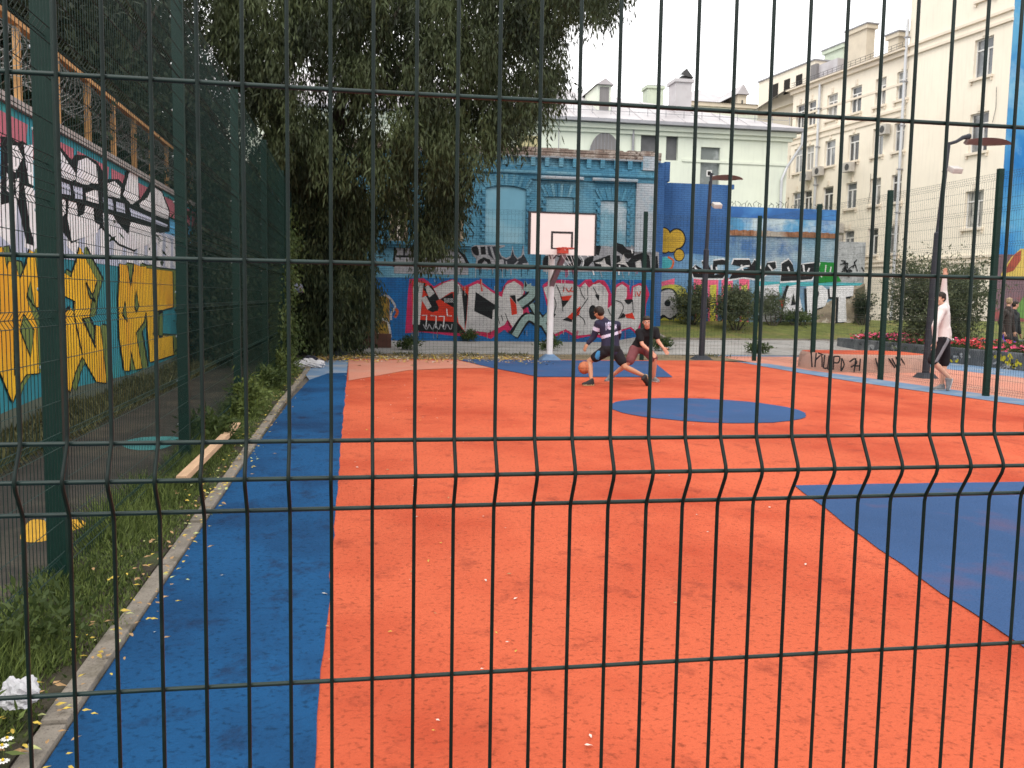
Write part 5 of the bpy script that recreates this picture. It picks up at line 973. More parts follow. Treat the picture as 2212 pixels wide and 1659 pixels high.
bush('shrub', at_lawn(1590, 33.0), .74, .5, .66, 'widest dark bush on the lawn, in front of the pink and yellow panels', 820, f_bush, .09, .045)
bush('shrub', at_lawn(1668, 33.9), .5, .4, .5, 'small thin bush on the lawn in front of the white letter S', 190, f_bush, .09, .04)
bush('shrub', at_lawn(1722, 34.0), .5, .25, .14, 'low leafy clump at the foot of the white letter A', 120, f_ivy, .11, .05)
bush('shrub', at_lawn(1862, 34.2), .16, .2, .48, 'narrow dark bush at the right end of the lettered wall', 150, f_dark, .09, .045)
for i, (px_, py_, lab) in enumerate([(882, 756, 'tuft of weeds by the path below the left end of the silver graffiti'), (1192, 757, 'small green weed just right of the hoop pole'), (1428, 759, 'patch of weeds beside the second player'), (1640, 765, 'small weeds at the pavement edge right of the lamp post'), (1010, 738, 'weeds sprouting at the foot of the silver graffiti')]):
    c = gz('D', px_, py_); bush('weed', (c[0], c[1], 0), .22, .15, .12, lab, 60, f_ivy, .1, .04, False, -.3, .25, 4, 'weed', None, 0)
# ---------- petunias
fl_p = mat('petunia_pink', (.62, .06, .15), .7, .25, 9); fl_r = mat('petunia_red', (.50, .03, .04), .7, .25, 9); fl_w = mat('petunia_white', (.75, .66, .70), .7); fl_v = mat('petunia_violet', (.08, .02, .22), .7)
mb = MB(); rr = random.Random(21); xs = []
pl_o = thing('petunias', (17.6, 22, .4), 'bed of red, pink and white petunias spilling over the planter edge', 'flowers')
nn = 1500; B = np.stack([rng.uniform(16.75, 18.5, nn), rng.uniform(9, 28.5, nn), .38+.1*rng.random(nn)], 1); P, A, Wd, Ln, Ww, tn = sprays(B, .2, 8, -.6, None, .06, .09, .05, -.2); leaf_mesh('foliage', P, A, Wd, Ln, Ww, f_ivy, pl_o, tn)
for k in range(2300):
    y = rr.uniform(9, 28.5); xq = 16.72+1.7*rr.random()**1.4; z = .48+.16*rr.random()+.06*math.sin(y*1.7); a = rr.uniform(0, 6.28); r_ = rr.uniform(.035, .06)
    g = rr.random(); sc = math.sin(y*.9)+.5*math.sin(y*2.3+1); m_ = fl_v if g > .975 else (fl_w if g > .93 else (fl_r if sc+rr.uniform(-.8, .8) > .1 else fl_p))
    tl = np.array([rr.uniform(-.7, .2), rr.uniform(-.6, .3), 1]); tl /= np.linalg.norm(tl); e1 = np.cross(tl, (0, 1, .1)); e1 /= np.linalg.norm(e1); e2 = np.cross(tl, e1); c = np.array([xq, y, z])
    rim = [c+(e1*math.cos(t)+e2*math.sin(t))*r_*(1 if i % 2 else .8)+tl*.012 for i, t in enumerate(np.linspace(0, 2*math.pi, 11)[:-1])]
    for i in range(10): mb.face([c, rim[i], rim[(i+1) % 10]], m_)
mb.build('blossoms', pl_o, kind='stuff')
# ---------- grass, weeds, fallen leaves (nobody could count them)
def blades(name, n, fx, m, hh, ww, bend=.4, **kw):
    B = fx(n); h = hh(B)*(.5+.8*rng.random(len(B))); A = rng.normal(0, bend, (len(B), 3)); A[:, 2] = 1; A = unit(A); Wd = unit(np.cross(A, rng.normal(0, 1, A.shape)))
    return leaf_mesh(name, B, A, Wd, h, ww*(.7+.6*rng.random(len(B))), m, None, None, **kw)
def vg(n):
    y = 1.6+21.5*rng.random(n)**1.5; x = -1.72+(.56+.07*np.sin(y*3.1)+.05*np.sin(y*7.7))*rng.random(n)+rng.normal(0, .03, n); return np.stack([x, y, np.full(n, .0)], 1)
def vgh(B): t = np.clip((-1.18-B[:, 0])/.5, 0, 1); return .035+.20*t*(.55+.45*np.sin(B[:, 1]*2.1)+.3*np.sin(B[:, 1]*5.3))
blades('grass', 52000, vg, f_grass, lambda B: np.maximum(.03, vgh(B)), .008, .5, kind='stuff')
def vw(n):
    y = 8+22*rng.random(n); x = -3.72+.75*rng.random(n)**1.6; return np.stack([x, y, np.full(n, .02)], 1)
blades('weeds', 14000, vw, f_weed, lambda B: .10+.22*rng.random(len(B))*(.6+.4*np.sin(B[:, 1]*1.7)), .022, .7, kind='stuff')
def vt(n):
    x = rng.uniform(-1.0, 10.8, n); y = 25.1+rng.normal(0, .35, n); k = (np.sin(x*1.9)+np.sin(x*4.3+1)) > .25; return np.stack([x, y, np.full(n, .0)], 1)[k]
blades('grass', 2600, vt, f_weed, lambda B: .05+.08*rng.random(len(B)), .02, .7, kind='stuff')
# broad weeds under the side fence
for i, (X, Y, s, lab) in enumerate([(-1.36, 4.2, .08, 'leafy weed in the grass beside the nearest fence post'), (-1.36, 3.1, .08, 'leafy weed at the very bottom left of the fence'), (-1.52, 9.9, .14, 'leafy weed beside the second fence post, above the timber plank'), (-1.4, 12.2, .22, 'rounded weed on the verge by the third fence post'), (-1.45, 15.5, .25, 'weed clump on the verge by the fourth fence post'), (-1.4, 18.6, .3, 'weed clump on the verge just below the ivy')]):
    bush('weed', (X, Y, 0), s, s, s*.7, lab, 90 if s > .1 else 26, f_grass if i % 2 else f_ivy, .08 if s > .1 else .055, .028 if s > .1 else .02, False, -.4, .2, 4, 'weed', None, 0)
lf_y = mat('yellow_leaf', (.50, .36, .06), .7, .3, 30); lf_b = mat('tan_leaf', (.36, .22, .10), .7, .3, 30); lf_g = mat('pale_green_leaf', (.42, .44, .18), .7, .2, 30); lf_w = mat('pale_dry_petal', (.55, .50, .44), .7, .15, 30)
mb = MB(); rr = random.Random(31)
def dead(x, y, z, r_, m_):
    a = rr.uniform(0, 6.28); e1 = np.array([math.cos(a), math.sin(a), rr.uniform(-.25, .25)]); e2 = np.array([-math.sin(a), math.cos(a), rr.uniform(-.25, .25)]); c = np.array([x, y, z])
    mb.face([c-e1*r_, c-e1*r_*.3+e2*r_*.42+np.array([0, 0, r_*.2]), c+e1*r_*.4+e2*r_*.36, c+e1*r_, c+e1*r_*.3-e2*r_*.4+np.array([0, 0, r_*.2]), c-e1*r_*.4-e2*r_*.34], m_)
for k in range(620):
    y = 2.2+19*rr.random()**1.6; x = -1.1+rr.gauss(0, .10); dead(x, y, .045+.03*rr.random(), rr.uniform(.010, .027), rr.choice([lf_y, lf_y, lf_b, lf_b, lf_g]))
for k in range(150):
    y = 2.4+18*rr.random()**1.2; x = rr.uniform(-.98, 6.0)*(1 if rr.random() < .4 else .2)-.02; dead(x, y, .014, rr.uniform(.008, .018), rr.choice([lf_w, lf_w, lf_b, lf_y]))
for k in range(1500):
    x = -1.1+rr.random()**1.5*6; y = 22.6+rr.gauss(0, 1.1)*.8+1.2; dead(x, y, .02, rr.uniform(.03, .06), rr.choice([lf_y, lf_b, lf_b, lf_y, lf_w]))
mb.build('fallen_leaves', kind='stuff')
# daisies at the lower left corner
m_pet = mat('daisy_petal', (.78, .76, .72), .6); m_eye = mat('daisy_centre', (.6, .42, .03), .7)
for i, (a, b_, lab) in enumerate([(35, 1512, 'white daisy, highest of the three in the bottom left corner'), (10, 1548, 'white daisy cut by the left edge of the photo in the bottom left corner'), (14, 1622, 'white daisy, lowest of the three in the bottom left corner')]):
    c = gz('Q', a, b_, .12); mb = MB(); t = thing('daisy', (c[0], c[1], 0), lab, 'flower')
    for k in range(11):
        th = k*2*math.pi/11; e = np.array([math.cos(th), math.sin(th)*.9, -.1]); f = np.array([-math.sin(th), math.cos(th), 0]); mb.face([c+e*.004, c+e*.014+f*.0038, c+e*.021+f*.002, c+e*.021-f*.002, c+e*.014-f*.0038], m_pet)
    o = mb.build('petals', t); mb = MB(); mb.ball(c+np.array([0, 0, .003]), .0055, m_eye, 1); mb.build('centre', t); mb = MB(); mb.tube([(c[0], c[1], 0), c], .0015, m_grass_s if False else m_soil, 4); mb.build('stem', t)
# ------------------------------------------------------------------ people
def skin_mat(n, c): return mat(n, c, .55, .08, 12, spec=.35)
s_a = skin_mat('tanned_skin', (.46, .235, .14)); s_b = skin_mat('fair_skin', (.56, .28, .19)); s_c = skin_mat('light_skin', (.58, .33, .23))
m_hairb = mat('dark_brown_hair', (.022, .014, .010), .6, .4, 60); m_hairg = mat('short_fair_hair', (.30, .22, .13), .7, .3, 50)
c_navy = mat('navy_jersey', (.022, .02, .045), .85, .2, 12); c_white = mat('white_stripe', (.56, .53, .68), .8, .05, 8); c_blk = mat('black_cloth', (.012, .011, .014), .9, .25, 14); c_blkt = mat('black_tee', (.010, .010, .012), .9, .25, 14); c_mar = mat('maroon_shorts', (.17, .055, .06), .9, .2, 10); c_pale = mat('pale_cotton', (.70, .64, .62), .9, .06, 6); c_grey = mat('grey_side_stripe', (.22, .22, .24), .9, .1, 8); c_blue = mat('blue_panel', (.05, .22, .45), .9); c_jk = mat('black_jacket', (.014, .015, .018), .8, .3, 8); c_br = mat('dark_brown_jacket', (.035, .025, .022), .8, .3, 8)
c_shoe = mat('black_trainer', (.02, .02, .021), .7, .2, 20); c_sole = mat('tan_sole', (.42, .31, .16), .8, .1, 20); c_gsh = mat('grey_trainer', (.17, .17, .175), .7, .35, 30); c_sock = mat('white_sock', (.5, .5, .5), .9); m_eyew = mat('eye_white', (.6, .58, .56), .3); m_iris = mat('dark_iris', (.02, .015, .01), .2); m_lip = mat('lip_tone', (.36, .13, .10), .5)
class Blob:
    """shapes that are fused into one smooth surface"""
    def __init__(s): s.bm = bmesh.new()
    def cone(s, a, b, ra, rb, fa=1., n=14):
        a, b = Vector(a), Vector(b); d = b-a; L = d.length
        if L < 1e-5: return
        q = d.to_track_quat('Z', 'Y').to_matrix(); V = []; rings = []
        prof = [(-math.cos(t)*ra, ra*math.sin(t)) for t in (.02, .5, 1.0, 1.57)]+[(L*f, ra+(rb-ra)*f) for f in (.33, .66)]+[(L-math.cos(t)*rb, rb*math.sin(t)) for t in (1.57, 2.14, 2.64, 3.12)]
        for z, r in prof: rings.append([s.bm.verts.new(a+q@Vector((r*math.cos(k*2*math.pi/n), r*math.sin(k*2*math.pi/n), z))) for k in range(n)])
        for r0, r1 in zip(rings[:-1], rings[1:]):
            for k in range(n): s.bm.faces.new((r0[k], r0[(k+1) % n], r1[(k+1) % n], r1[k]))
        s.bm.faces.new(rings[0][::-1]); s.bm.faces.new(rings[-1])
    def chain(s, pts, rs):
        for i in range(len(pts)-1): s.cone(pts[i], pts[i+1], rs[i], rs[i+1])
    def ell(s, c, r, X=None, Y=None, Z=None):
        Mx = Matrix(((1, 0, 0), (0, 1, 0), (0, 0, 1))) if X is None else Matrix((Vector(X), Vector(Y), Vector(Z))).transposed()
        g = bmesh.ops.create_icosphere(s.bm, subdivisions=3, radius=1)
        for v in g['verts']: v.co = Vector(c)+Mx@Vector((v.co.x*r[0], v.co.y*r[1], v.co.z*r[2]))
    def build(s, name, parent, m, vox=.011, sm=4, paint=None, mats=(), remesh=True):
        bmesh.ops.recalc_face_normals(s.bm, faces=s.bm.faces[:])
        me = bpy.data.meshes.new(name); s.bm.to_mesh(me); s.bm.free(); o = bpy.data.objects.new(name, me); col.objects.link(o)
        if remesh: r = o.modifiers.new('r', 'REMESH'); r.mode = 'VOXEL'; r.voxel_size = vox
        k = o.modifiers.new('s', 'SMOOTH'); k.factor = .5; k.iterations = sm
        dg = bpy.context.evaluated_depsgraph_get(); me2 = bpy.data.meshes.new_from_object(o.evaluated_get(dg)); bpy.data.objects.remove(o); me2.name = name
        off = wl(parent); 
        for mm in (m, *mats): me2.materials.append(mm)
        if paint:
            for p in me2.polygons: p.material_index = paint(np.array(p.center))
        for v in me2.vertices: v.co -= off
        me2.polygons.foreach_set('use_smooth', [True]*len(me2.polygons)); me2.update()
        o = bpy.data.objects.new(name, me2); link(o, parent); return o
V3 = lambda a: np.array(a, float)
def nrm(a): a = V3(a); return a/(np.linalg.norm(a)+1e-9)
def hand(b, w, fdir, pdir, s=1., curl=.5, side=1):
    """palm from wrist w along fdir; pdir is the palm's facing; five unequal fingers"""
    f = nrm(fdir); p = nrm(V3(pdir)-f*np.dot(pdir, f)); a = np.cross(f, p)*side
    b.ell(w+f*.048*s, (.040*s, .052*s, .017*s), tuple(a), tuple(f), tuple(p))
    for i, (o, L) in enumerate(((-.030, .068), (-.010, .078), (.011, .073), (.030, .056))):
        k0 = w+f*.088*s+a*o*s; c1 = curl*.55; d1 = nrm(f*math.cos(c1)+p*math.sin(c1)+a*o*3); k1 = k0+d1*L*.48*s; c2 = curl*1.25; d2 = nrm(f*math.cos(c2)+p*math.sin(c2)+a*o*3); k2 = k1+d2*L*.3*s; c3 = curl*1.8; d3 = nrm(f*math.cos(c3)+p*math.sin(c3)); k3 = k2+d3*L*.22*s
        b.chain([w+f*.05*s+a*o*.8*s, k0, k1, k2, k3], [.010*s, .0098*s, .0088*s, .0078*s, .0068*s])
    t0 = w+f*.022*s-a*.028*s; t1 = t0+nrm(f*.7-a*.75+p*.25)*.042*s; t2 = t1+nrm(f*.95-a*.25+p*.35)*.034*s
    b.chain([w+f*.012*s-a*.01*s, t0, t1, t2], [.013*s, .012*s, .0098*s, .0078*s])
def head(b, c, up, fw, s=1.):
    up = nrm(up); fw = nrm(V3(fw)-up*np.dot(fw, up)); sd = np.cross(fw, up); X, Y, Z = tuple(sd), tuple(fw), tuple(up)
    b.ell(c+up*.028*s-fw*.008*s, (.076*s, .096*s, .092*s), X, Y, Z); b.ell(c-up*.035*s+fw*.018*s, (.062*s, .072*s, .078*s), X, Y, Z); b.ell(c-up*.088*s+fw*.055*s, (.032*s, .028*s, .026*s), X, Y, Z)
    b.cone(c+up*.018*s+fw*.086*s, c-up*.026*s+fw*.104*s, .010*s, .0145*s); b.ell(c+up*.032*s+fw*.078*s, (.055*s, .02*s, .012*s), X, Y, Z)
    for q in (-1, 1): b.ell(c+sd*q*.077*s-fw*.006*s-up*.004*s, (.011*s, .021*s, .032*s), X, Y, Z); b.ell(c+sd*q*.04*s+fw*.065*s-up*.02*s, (.026*s, .02*s, .022*s), X, Y, Z)
    b.ell(c-up*.056*s+fw*.088*s, (.024*s, .012*s, .009*s), X, Y, Z)
    return sd, fw, up
def face_bits(par, c, sd, fw, up, s=1.):
    for q in (-1, 1):
        mb = MB(); mb.ball(c+sd*q*.032*s+fw*.083*s+up*.006*s, .0125*s, m_eyew, 2, 0, (1, 1, .7)); mb.ball(c+sd*q*.032*s+fw*.0935*s+up*.006*s, .0055*s, m_iris, 1); mb.build('eye', par, True)
    mb = MB(); mb.tube([c+sd*t*.024*s+fw*(.0985-.012*abs(t))*s-up*(.056+.004*abs(t))*s for t in np.linspace(-1, 1, 7)], .0052*s, m_lip, 6); mb.build('mouth', par, True)
    mb = MB()
    for q in (-1, 1): mb.tube([c+sd*q*t*s+fw*(.094-.35*(t-.02)**2*30*.02)*s+up*(.030+.01*math.sin((t-.012)*60))*s for t in (.014, .028, .042, .052)], .0045*s, m_hairb, 5)
    mb.build('eyebrows', par, True)
def hair(par, c, sd, fw, up, m, s=1., thick=1.0, front=.03, seed=1, low=-.02):
    b = Blob(); X, Y, Z = tuple(sd), tuple(fw), tuple(up)
    b.ell(c+up*.036*s-fw*.014*s, (.082*s*thick, .098*s, .090*s*thick), X, Y, Z); b.ell(c+up*.01*s-fw*.036*s, (.078*s*thick, .074*s, .085*s), X, Y, Z); b.ell(c+up*.085*s+fw*.035*s, (.06*s, .055*s, .034*s*thick), X, Y, Z)
    rr = random.Random(seed)
    for k in range(26):
        th, ph = rr.uniform(0, 6.28), rr.uniform(.1, 1.25); d = sd*math.cos(th)*math.sin(ph)-fw*abs(math.sin(th))*math.sin(ph)*.9+up*math.cos(ph); b.ell(c+up*.03*s-fw*.012*s+d*.082*s*thick, (.02*s, .02*s, .016*s), X, Y, Z)
    def keep(v): pass
    o = b.build('hair', par, m, .007, 3)
    # cut the hair line: nothing low in front of the ears
    bm = bmesh.new(); bm.from_mesh(o.data); off = V3(wl(par)); dl = []
    for f in bm.faces:
        q = V3(f.calc_center_median())+off-c; a, h = q@fw, q@up
        if (a > .035*s and h < front*s) or (a > -.02*s and h < (front-.035)*s) or h < (low-.07)*s: dl.append(f)
    bmesh.ops.delete(bm, geom=dl, context='FACES'); bm.to_mesh(o.data); bm.free(); return o
def shoe(par, heel, toe, up, m, ms, s=1., name='shoe'):
    heel, toe = V3(heel), V3(toe); f = nrm(toe-heel); up = nrm(V3(up)-f*np.dot(up, f)); sd = np.cross(f, up); L = np.linalg.norm(toe-heel)
    b = Blob(); b.chain([heel+f*.035+up*.045, heel+f*L*.5+up*.042, toe-f*.045+up*.032], [.038*s, .041*s, .034*s]); b.chain([heel+f*.045+up*.05, heel+f*.05+up*.105], [.040*s, .038*s]); b.chain([heel+f*.06+up*.095, heel+f*L*.55+up*.055], [.034*s, .034*s])
    b.chain([heel+f*.03+up*.018-sd*.012, toe-f*.05+up*.018-sd*.014], [.026, .026]); b.chain([heel+f*.03+up*.018+sd*.012, toe-f*.05+up*.018+sd*.014], [.026, .026])
    return b.build(name, par, m, .009, 3, lambda q: 1 if (q-heel)@up < .022 else 0, (ms,))
def person(name, label, J, sk, scale=1., fwd=None, headup=None, hand_l=None, hand_r=None, fist=.5):
    """J joints: head, neck, chest, waist, pelvis, sL/eL/wL, sR/eR/wR, hL/kL/aL, hR/kR/aR"""
    g = min(J['aL'][2], J['aR'][2]); t = thing('person', (J['pelvis'][0], J['pelvis'][1], 0), label, 'person'); b = Blob(); S = scale
    up = nrm(J['head']-J['neck']) if headup is None else nrm(headup)
    sd, fw, up = head(b, J['head'], up, fwd, S); b.chain([J['neck'], J['head']-up*.06*S-fw*.01*S], [.056*S, .052*S])
    torso(b, J, S, 0)
    for q in 'LR':
        b.chain([J['s'+q], J['e'+q], J['w'+q]], [.052*S, .040*S, .027*S]); m1 = J['e'+q]*.7+J['w'+q]*.3; b.cone(J['e'+q], m1, .038*S, .041*S)
        b.chain([J['h'+q], J['k'+q]], [.083*S, .055*S]); b.chain([J['k'+q], J['k'+q]*.68+J['a'+q]*.32, J['a'+q]], [.051*S, .056*S, .034*S])
        hd = (hand_l if q == 'L' else hand_r) or (J['w'+q]-J['e'+q], fw); hand(b, J['w'+q], hd[0], hd[1], S*1.05, hd[2] if len(hd) > 2 else fist, 1 if q == 'L' else -1)
        if 't'+q in J: b.chain([J['a'+q], J['a'+q]*.5+J['t'+q]*.5, J['t'+q]], [.036*S, .034*S, .028*S])
    b.build('body', t, sk, .0085, 3); return t, sd, fw, up
def torso(b, J, S, g):
    for f0, wch, wd in ((0, .0, 0),): pass
    sh = nrm(J['sR']-J['sL']); hp = nrm(J['hR']-J['hL'])
    def ring(c, ax, half, r0): b.chain([c-ax*half, c, c+ax*half], [r0, r0*1.05, r0])
    ring(J['chest'], sh, .085*S, (.095+g)*S); ring(J['waist'], nrm(sh+hp), .062*S, (.088+g)*S); ring(J['pelvis'], hp, .075*S, (.092+g)*S)
    for a, c, ax0, ax1, h0, h1, r0, r1 in (('chest', 'waist', sh, nrm(sh+hp), .085, .062, .095, .088), ('waist', 'pelvis', nrm(sh+hp), hp, .062, .075, .088, .092)):
        for q in (-1, 0, 1): b.cone(J[a]+ax0*q*h0*S, J[c]+ax1*q*h1*S, (r0+g)*S, (r1+g)*S)
    top = J['chest']*.45+(J['sL']+J['sR'])*.275; b.chain([J['sL'], top, J['sR']], [(.058+g)*S, (.075+g)*S, (.058+g)*S])
    for q in 'LR': b.cone(J['s'+q], J['chest'], (.058+g)*S, (.09+g)*S)
    b.chain([J['neck']-nrm(J['neck']-J['chest'])*.07*S, J['neck']-nrm(J['neck']-J['chest'])*.01*S], [(.075+g)*S, (.056+g)*S])
    for q in 'LR': b.cone(J['h'+q], J['pelvis'], (.085+g)*S, (.09+g)*S)
def pj(fr, base, **k): return {n: py(fr, v[0], v[1], base+(v[2] if len(v) > 2 else 0)) for n, v in k.items()}
# ---------- the dribbler, seen from behind
J = pj('L', 16.3, head=(662, 888, -.02), neck=(688, 938, .0), chest=(722, 985, .0), waist=(742, 1075, -.02), pelvis=(745, 1150, -.05), sL=(655, 968, .0), eL=(622, 1062, .06), wL=(578, 1112, .06), sR=(792, 975, .02), eR=(802, 1052, .25), wR=(790, 1095, .42), hL=(700, 1172, -.04), kL=(592, 1238, .12), aL=(605, 1378, -.02), hR=(792, 1180, -.04), kR=(850, 1282, -.16), aR=(985, 1345, -.08))
p1, sd, fw, up = person('person', 'player dribbling in a navy long sleeved jersey with a white stripe, seen from behind', J, s_a, .97, V3((-.55, .8, -.25)), V3((-.25, .1, 1)), hand_l=(V3((-.45, .1, -.9)), V3((.1, .3, -.8)), .35))
hair(p1, J['head'], sd, fw, up, m_hairb, .97, 1.1, .035, 4, .0)
def jersey(q):
    a = nrm(J['pelvis']-J['neck']); L = np.linalg.norm(J['pelvis']-J['neck']); h = (q-J['neck'])@a/L; s_ = (q-J['neck'])@nrm(J['sR']-J['sL'])
    arm = (q-J['sL'])@nrm(J['eL']-J['sL'])/np.linalg.norm(J['eL']-J['sL']); near = np.linalg.norm(np.cross(q-J['sL'], nrm(J['eL']-J['sL'])))
    if .50 < h < .60 and near > .13: return 1
    if near < .085 and .25 < arm < .52 and q[0] < J['sL'][0]+.05: return 1
    if (q-J['chest'])@nrm((.2, -1, .1)) > .03:
        for k, x0 in enumerate((.03, .065, .095, .125)):
            if abs(s_-x0-.02*h) < .010 and .12+.02*(k % 2) < h < .36-.03*k: return 1
        if .085 < s_ < .24 and abs(h-.36-.6*(s_-.165)**2*-8) < .035: return 1
        for x0 in (.17, .205, .235):
            if abs(s_-x0) < .009 and .26 < h < .42: return 1
    return 0
b = Blob(); torso(b, J, .97, .022); b.chain([J['pelvis']-V3((.06, 0, -.02)), J['pelvis']+V3((.07, 0, -.05))], [.118, .112])
for q in 'LR': b.chain([J['s'+q], J['e'+q], J['e'+q]*.12+J['w'+q]*.88], [.074, .06, .044])
b.build('jersey', p1, c_navy, .011, 4, jersey, (c_white,))
b = Blob(); b.chain([J['pelvis']-V3((.07, 0, .0)), J['pelvis']+V3((.07, 0, .0))], [.125, .122])
for q in 'LR': b.cone(J['h'+q], J['h'+q]*.42+J['k'+q]*.58, .112, .098)
b.build('shorts', p1, c_blk, .011, 3, lambda q: 1 if q[0] < J['hL'][0]-.10 and q[2] < J['hL'][2]+.02 and abs((q-J['hL'])@V3((0, 1, 0))+.03) < .03 else 0, (c_blue,))
a = J['aL']; shoe(p1, (a[0]+.06, a[1]-.01, .005), (a[0]-.20, a[1]-.03, .005), (0, 0, 1), c_shoe, c_sole)
a = J['aR']; shoe(p1, a+V3((.03, -.06, .045)), a+V3((.13, .06, -.20)), V3((.8, .35, .5))*-1, c_shoe, c_sole)
# ---------- the defender, facing the camera
J = pj('L', 17.1, head=(1008, 955, -.22), neck=(1012, 1000, -.1), chest=(1008, 1040, -.03), waist=(975, 1100, .05), pelvis=(955, 1140, .1), sR=(950, 1028, -.08), eR=(975, 1118, -.2), wR=(1035, 1168, -.32), sL=(1072, 1015, -.06), eL=(1090, 1095, -.12), wL=(1128, 1142, -.25), hR=(918, 1155, .08), kR=(882, 1246, -.12), aR=(750, 1350, .16), hL=(1000, 1155, .08), kL=(1062, 1225, -.22), aL=(1058, 1368, -.02))
p2, sd, fw, up = person('person', 'defender in a black tee and maroon shorts crouching with arms spread, facing the camera', J, s_b, .97, V3((-.25, -1, -.1)), V3((-.12, -.25, 1)), hand_r=(V3((.5, -.3, -.6)), V3((-.3, -1, 0)), .4), hand_l=(V3((.55, -.3, -.8)), V3((-.6, -.8, .2)), .35))
face_bits(p2, J['head'], sd, fw, up, .97); hair(p2, J['head'], sd, fw, up, m_hairb, .97, 1.0, .05, 6)
b = Blob(); torso(b, J, .97, .02)
for q in 'LR': b.chain([J['s'+q], J['s'+q]*.38+J['e'+q]*.62], [.074, .066])
b.build('tee_shirt', p2, c_blkt, .011, 4)
b = Blob(); b.chain([J['hR'], J['pelvis'], J['hL']], [.112, .118, .112])
for q in 'LR': b.cone(J['h'+q], J['h'+q]*.12+J['k'+q]*.88, .108, .092)
b.build('shorts', p2, c_mar, .011, 3)
a = J['aR']; shoe(p2, a+V3((.05, .02, -.05)), a+V3((-.16, -.10, -.12)), (0, 0, 1), c_gsh, c_sock)
a = J['aL']; shoe(p2, (a[0]-.02, a[1]+.06, .005), (a[0]+.06, a[1]-.18, .005), (0, 0, 1), c_gsh, c_sock)
# ---------- basketball
bc = py('L', 556, 1286, 16.45); m_ball = mat('basketball_leather', (.46, .15, .07), .65, .12, 20, bump=.3, bumpsc=150); mb = MB(); mb.ball(bc, .121, m_ball, 4)
for ax in ((1, 0, 0), (0, 1, 0), (0, 0, 1)):
    q = Vector(ax).to_track_quat('Z', 'Y').to_matrix(); mb.tube([bc+V3(q@Vector((math.cos(t), math.sin(t), 0)))*.121 for t in np.linspace(0, 2*math.pi, 41)], .0022, c_shoe, 4, False)
tag(mb.build('basketball', None, True), 'orange basketball bouncing beside the dribbling player', 'basketball')
# ---------- man in the pale shirt walking left, one arm raised
J = pj('K', 15.25, head=(1308, 735), neck=(1333, 786), chest=(1328, 855), waist=(1332, 960), pelvis=(1335, 1035), sL=(1322, 818, -.18), eL=(1268, 945, -.26), wL=(1270, 1068, -.22), sR=(1345, 800, .18), eR=(1336, 672, .20), wR=(1342, 566, .14), hL=(1328, 1060, -.09), kL=(1248, 1212, -.1), aL=(1388, 1352, -.08), hR=(1340, 1060, .09), kR=(1340, 1228, .09), aR=(1322, 1395, .08))
p3, sd, fw, up = person('person', 'man in a pale long sleeved shirt and dark shorts walking left with one arm raised', J, s_c, .99, V3((-1, -.12, -.05)), V3((-.06, 0, 1)), hand_l=(V3((-.08, 0, -1)), V3((-.2, .9, 0)), .6), hand_r=(V3((.06, 0, 1)), V3((-.9, -.4, 0)), .3))
face_bits(p3, J['head'], sd, fw, up, .99); hair(p3, J['head'], sd, fw, up, m_hairb, .99, 1.12, .04, 8)
b = Blob(); torso(b, J, .99, .028); b.chain([J['waist']+V3((-.02, -.05, 0)), J['pelvis']+V3((-.0, -.04, .04))], [.118, .118]); b.chain([J['waist']+V3((.0, .05, 0)), J['pelvis']+V3((0, .04, .04))], [.118, .118])
for q in 'LR': b.chain([J['s'+q], J['e'+q], J['e'+q]*.1+J['w'+q]*.9], [.076, .062, .042])
b.build('shirt', p3, c_pale, .011, 4)
b = Blob(); b.chain([J['hL'], J['pelvis'], J['hR']], [.118, .122, .118])
for q in 'LR': b.cone(J['h'+q], J['h'+q]*.05+J['k'+q]*.95, .112, .100)
def sh3(q):
    u_ = nrm(J['kL']-J['hL']); w_ = (q-J['hL']); w2 = w_-u_*(w_@u_); return 1 if w2[1] < -.085 and abs(w2[0]-.02) < .03 else 0
b.build('shorts', p3, c_blk, .011, 3, sh3, (c_grey,))
a = J['aL']; shoe(p3, a+V3((.04, 0, .02)), a+V3((-.03, -.0, -.25)), V3((-1, 0, .1)), c_gsh, c_sock)
a = J['aR']; shoe(p3, (a[0]+.06, a[1], .012), (a[0]-.21, a[1]-.02, .012), (0, 0, 1), c_gsh, c_sock)
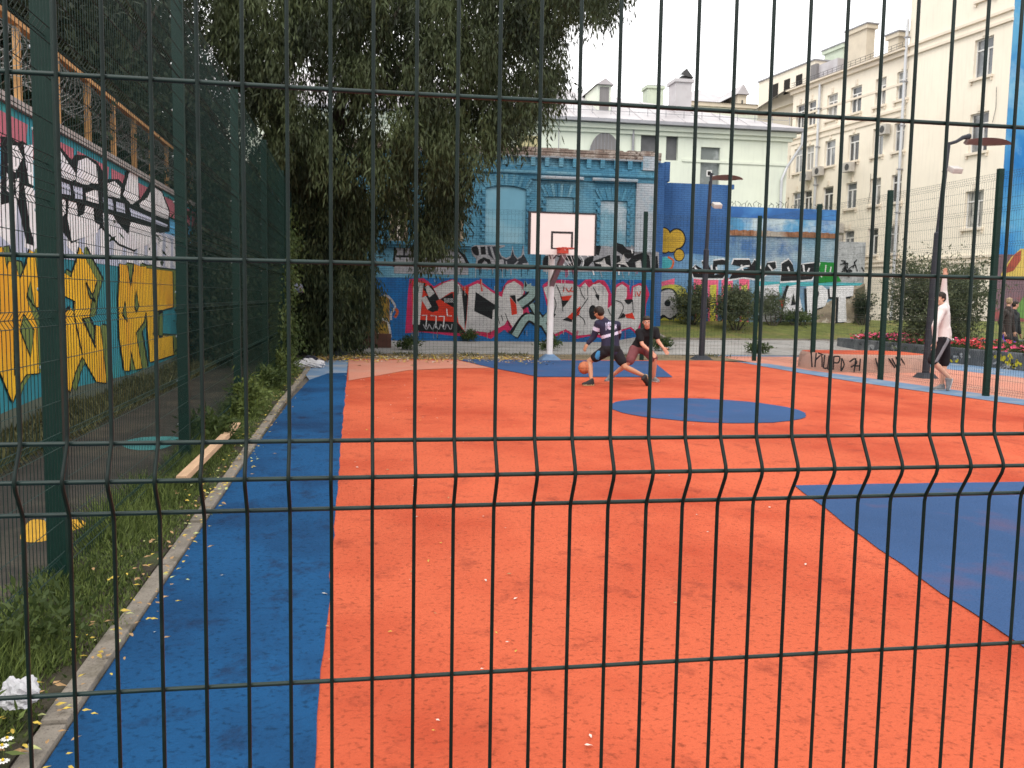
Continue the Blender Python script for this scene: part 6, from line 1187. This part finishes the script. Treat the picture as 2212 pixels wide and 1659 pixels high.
# ---------- two people in dark jackets behind the planter
def stroller(fr, base, hx, hy, label, sk, hm, jk, fwdir, s, bagside=False):
    k = 3.55*s; P_ = lambda x, y, d=0: py(fr, hx+x*k, hy+y*k, base+d)
    J = dict(head=P_(0, 0), neck=P_(-3, 14), chest=P_(-6, 32, 0), waist=P_(-7, 56), pelvis=P_(-6, 74), sL=P_(-14, 22, -.16), eL=P_(-20, 46, -.2), wL=P_(-13, 66, -.25), sR=P_(3, 22, .16), eR=P_(6, 46, .2), wR=P_(10, 66, .16), hL=P_(-9, 78, -.09), kL=P_(-16, 112, -.08), aL=P_(-26, 146, -.05), hR=P_(-3, 78, .09), kR=P_(8, 112, .08), aR=P_(14, 150, .05))
    t, sd, fw, up = person('person', label, J, sk, s, V3(fwdir), V3((.08, 0, 1))); hair(t, J['head'], sd, fw, up, hm, s, 1.02, .045, 3)
    b = Blob(); torso(b, J, s, .035); b.chain([J['waist'], J['pelvis']+V3((0, 0, -.12))], [.135, .14])
    for q in 'LR': b.chain([J['s'+q], J['e'+q], J['e'+q]*.1+J['w'+q]*.9], [.085, .07, .052])
    b.build('jacket', t, jk, .013, 4); b = Blob(); b.chain([J['hL'], J['hR']], [.115, .115])
    for q in 'LR': b.chain([J['h'+q], J['k'+q], J['a'+q]], [.115, .085, .07])
    b.build('trousers', t, c_blk, .013, 3)
    for q in 'LR': a = J['a'+q]; shoe(t, a+V3((-.06, 0, -.06)), a+V3((.2, 0, -.06)), (0, 0, 1), c_shoe, c_shoe)
    return J
Ja = stroller('K', 23.2, 1840, 758, 'person in dark brown jacket with short fair hair, one of two behind the flower bed', s_c, m_hairg, c_br, (.8, .5, 0), .98)
stroller('K', 23.9, 1886, 782, 'dark haired person in a black jacket leaning forward behind the flower bed', s_b, m_hairb, c_jk, (1, -.15, -.15), .95)
w_ = Ja['wL']; bag = thing('carrier_bag', (w_[0], w_[1], 0), 'violet blue carrier bag hanging from the hand of the person in the brown jacket', 'bag'); b = Blob(); b.ell(w_+V3((-.02, -.03, -.42)), (.14, .06, .2)); b.chain([w_+V3((-.02, -.03, -.26)), w_+V3((0, 0, -.06))], [.03, .012]); b.build('bag_body', bag, mat('violet_plastic', (.06, .035, .28), .5, .3, 8), .012, 2)
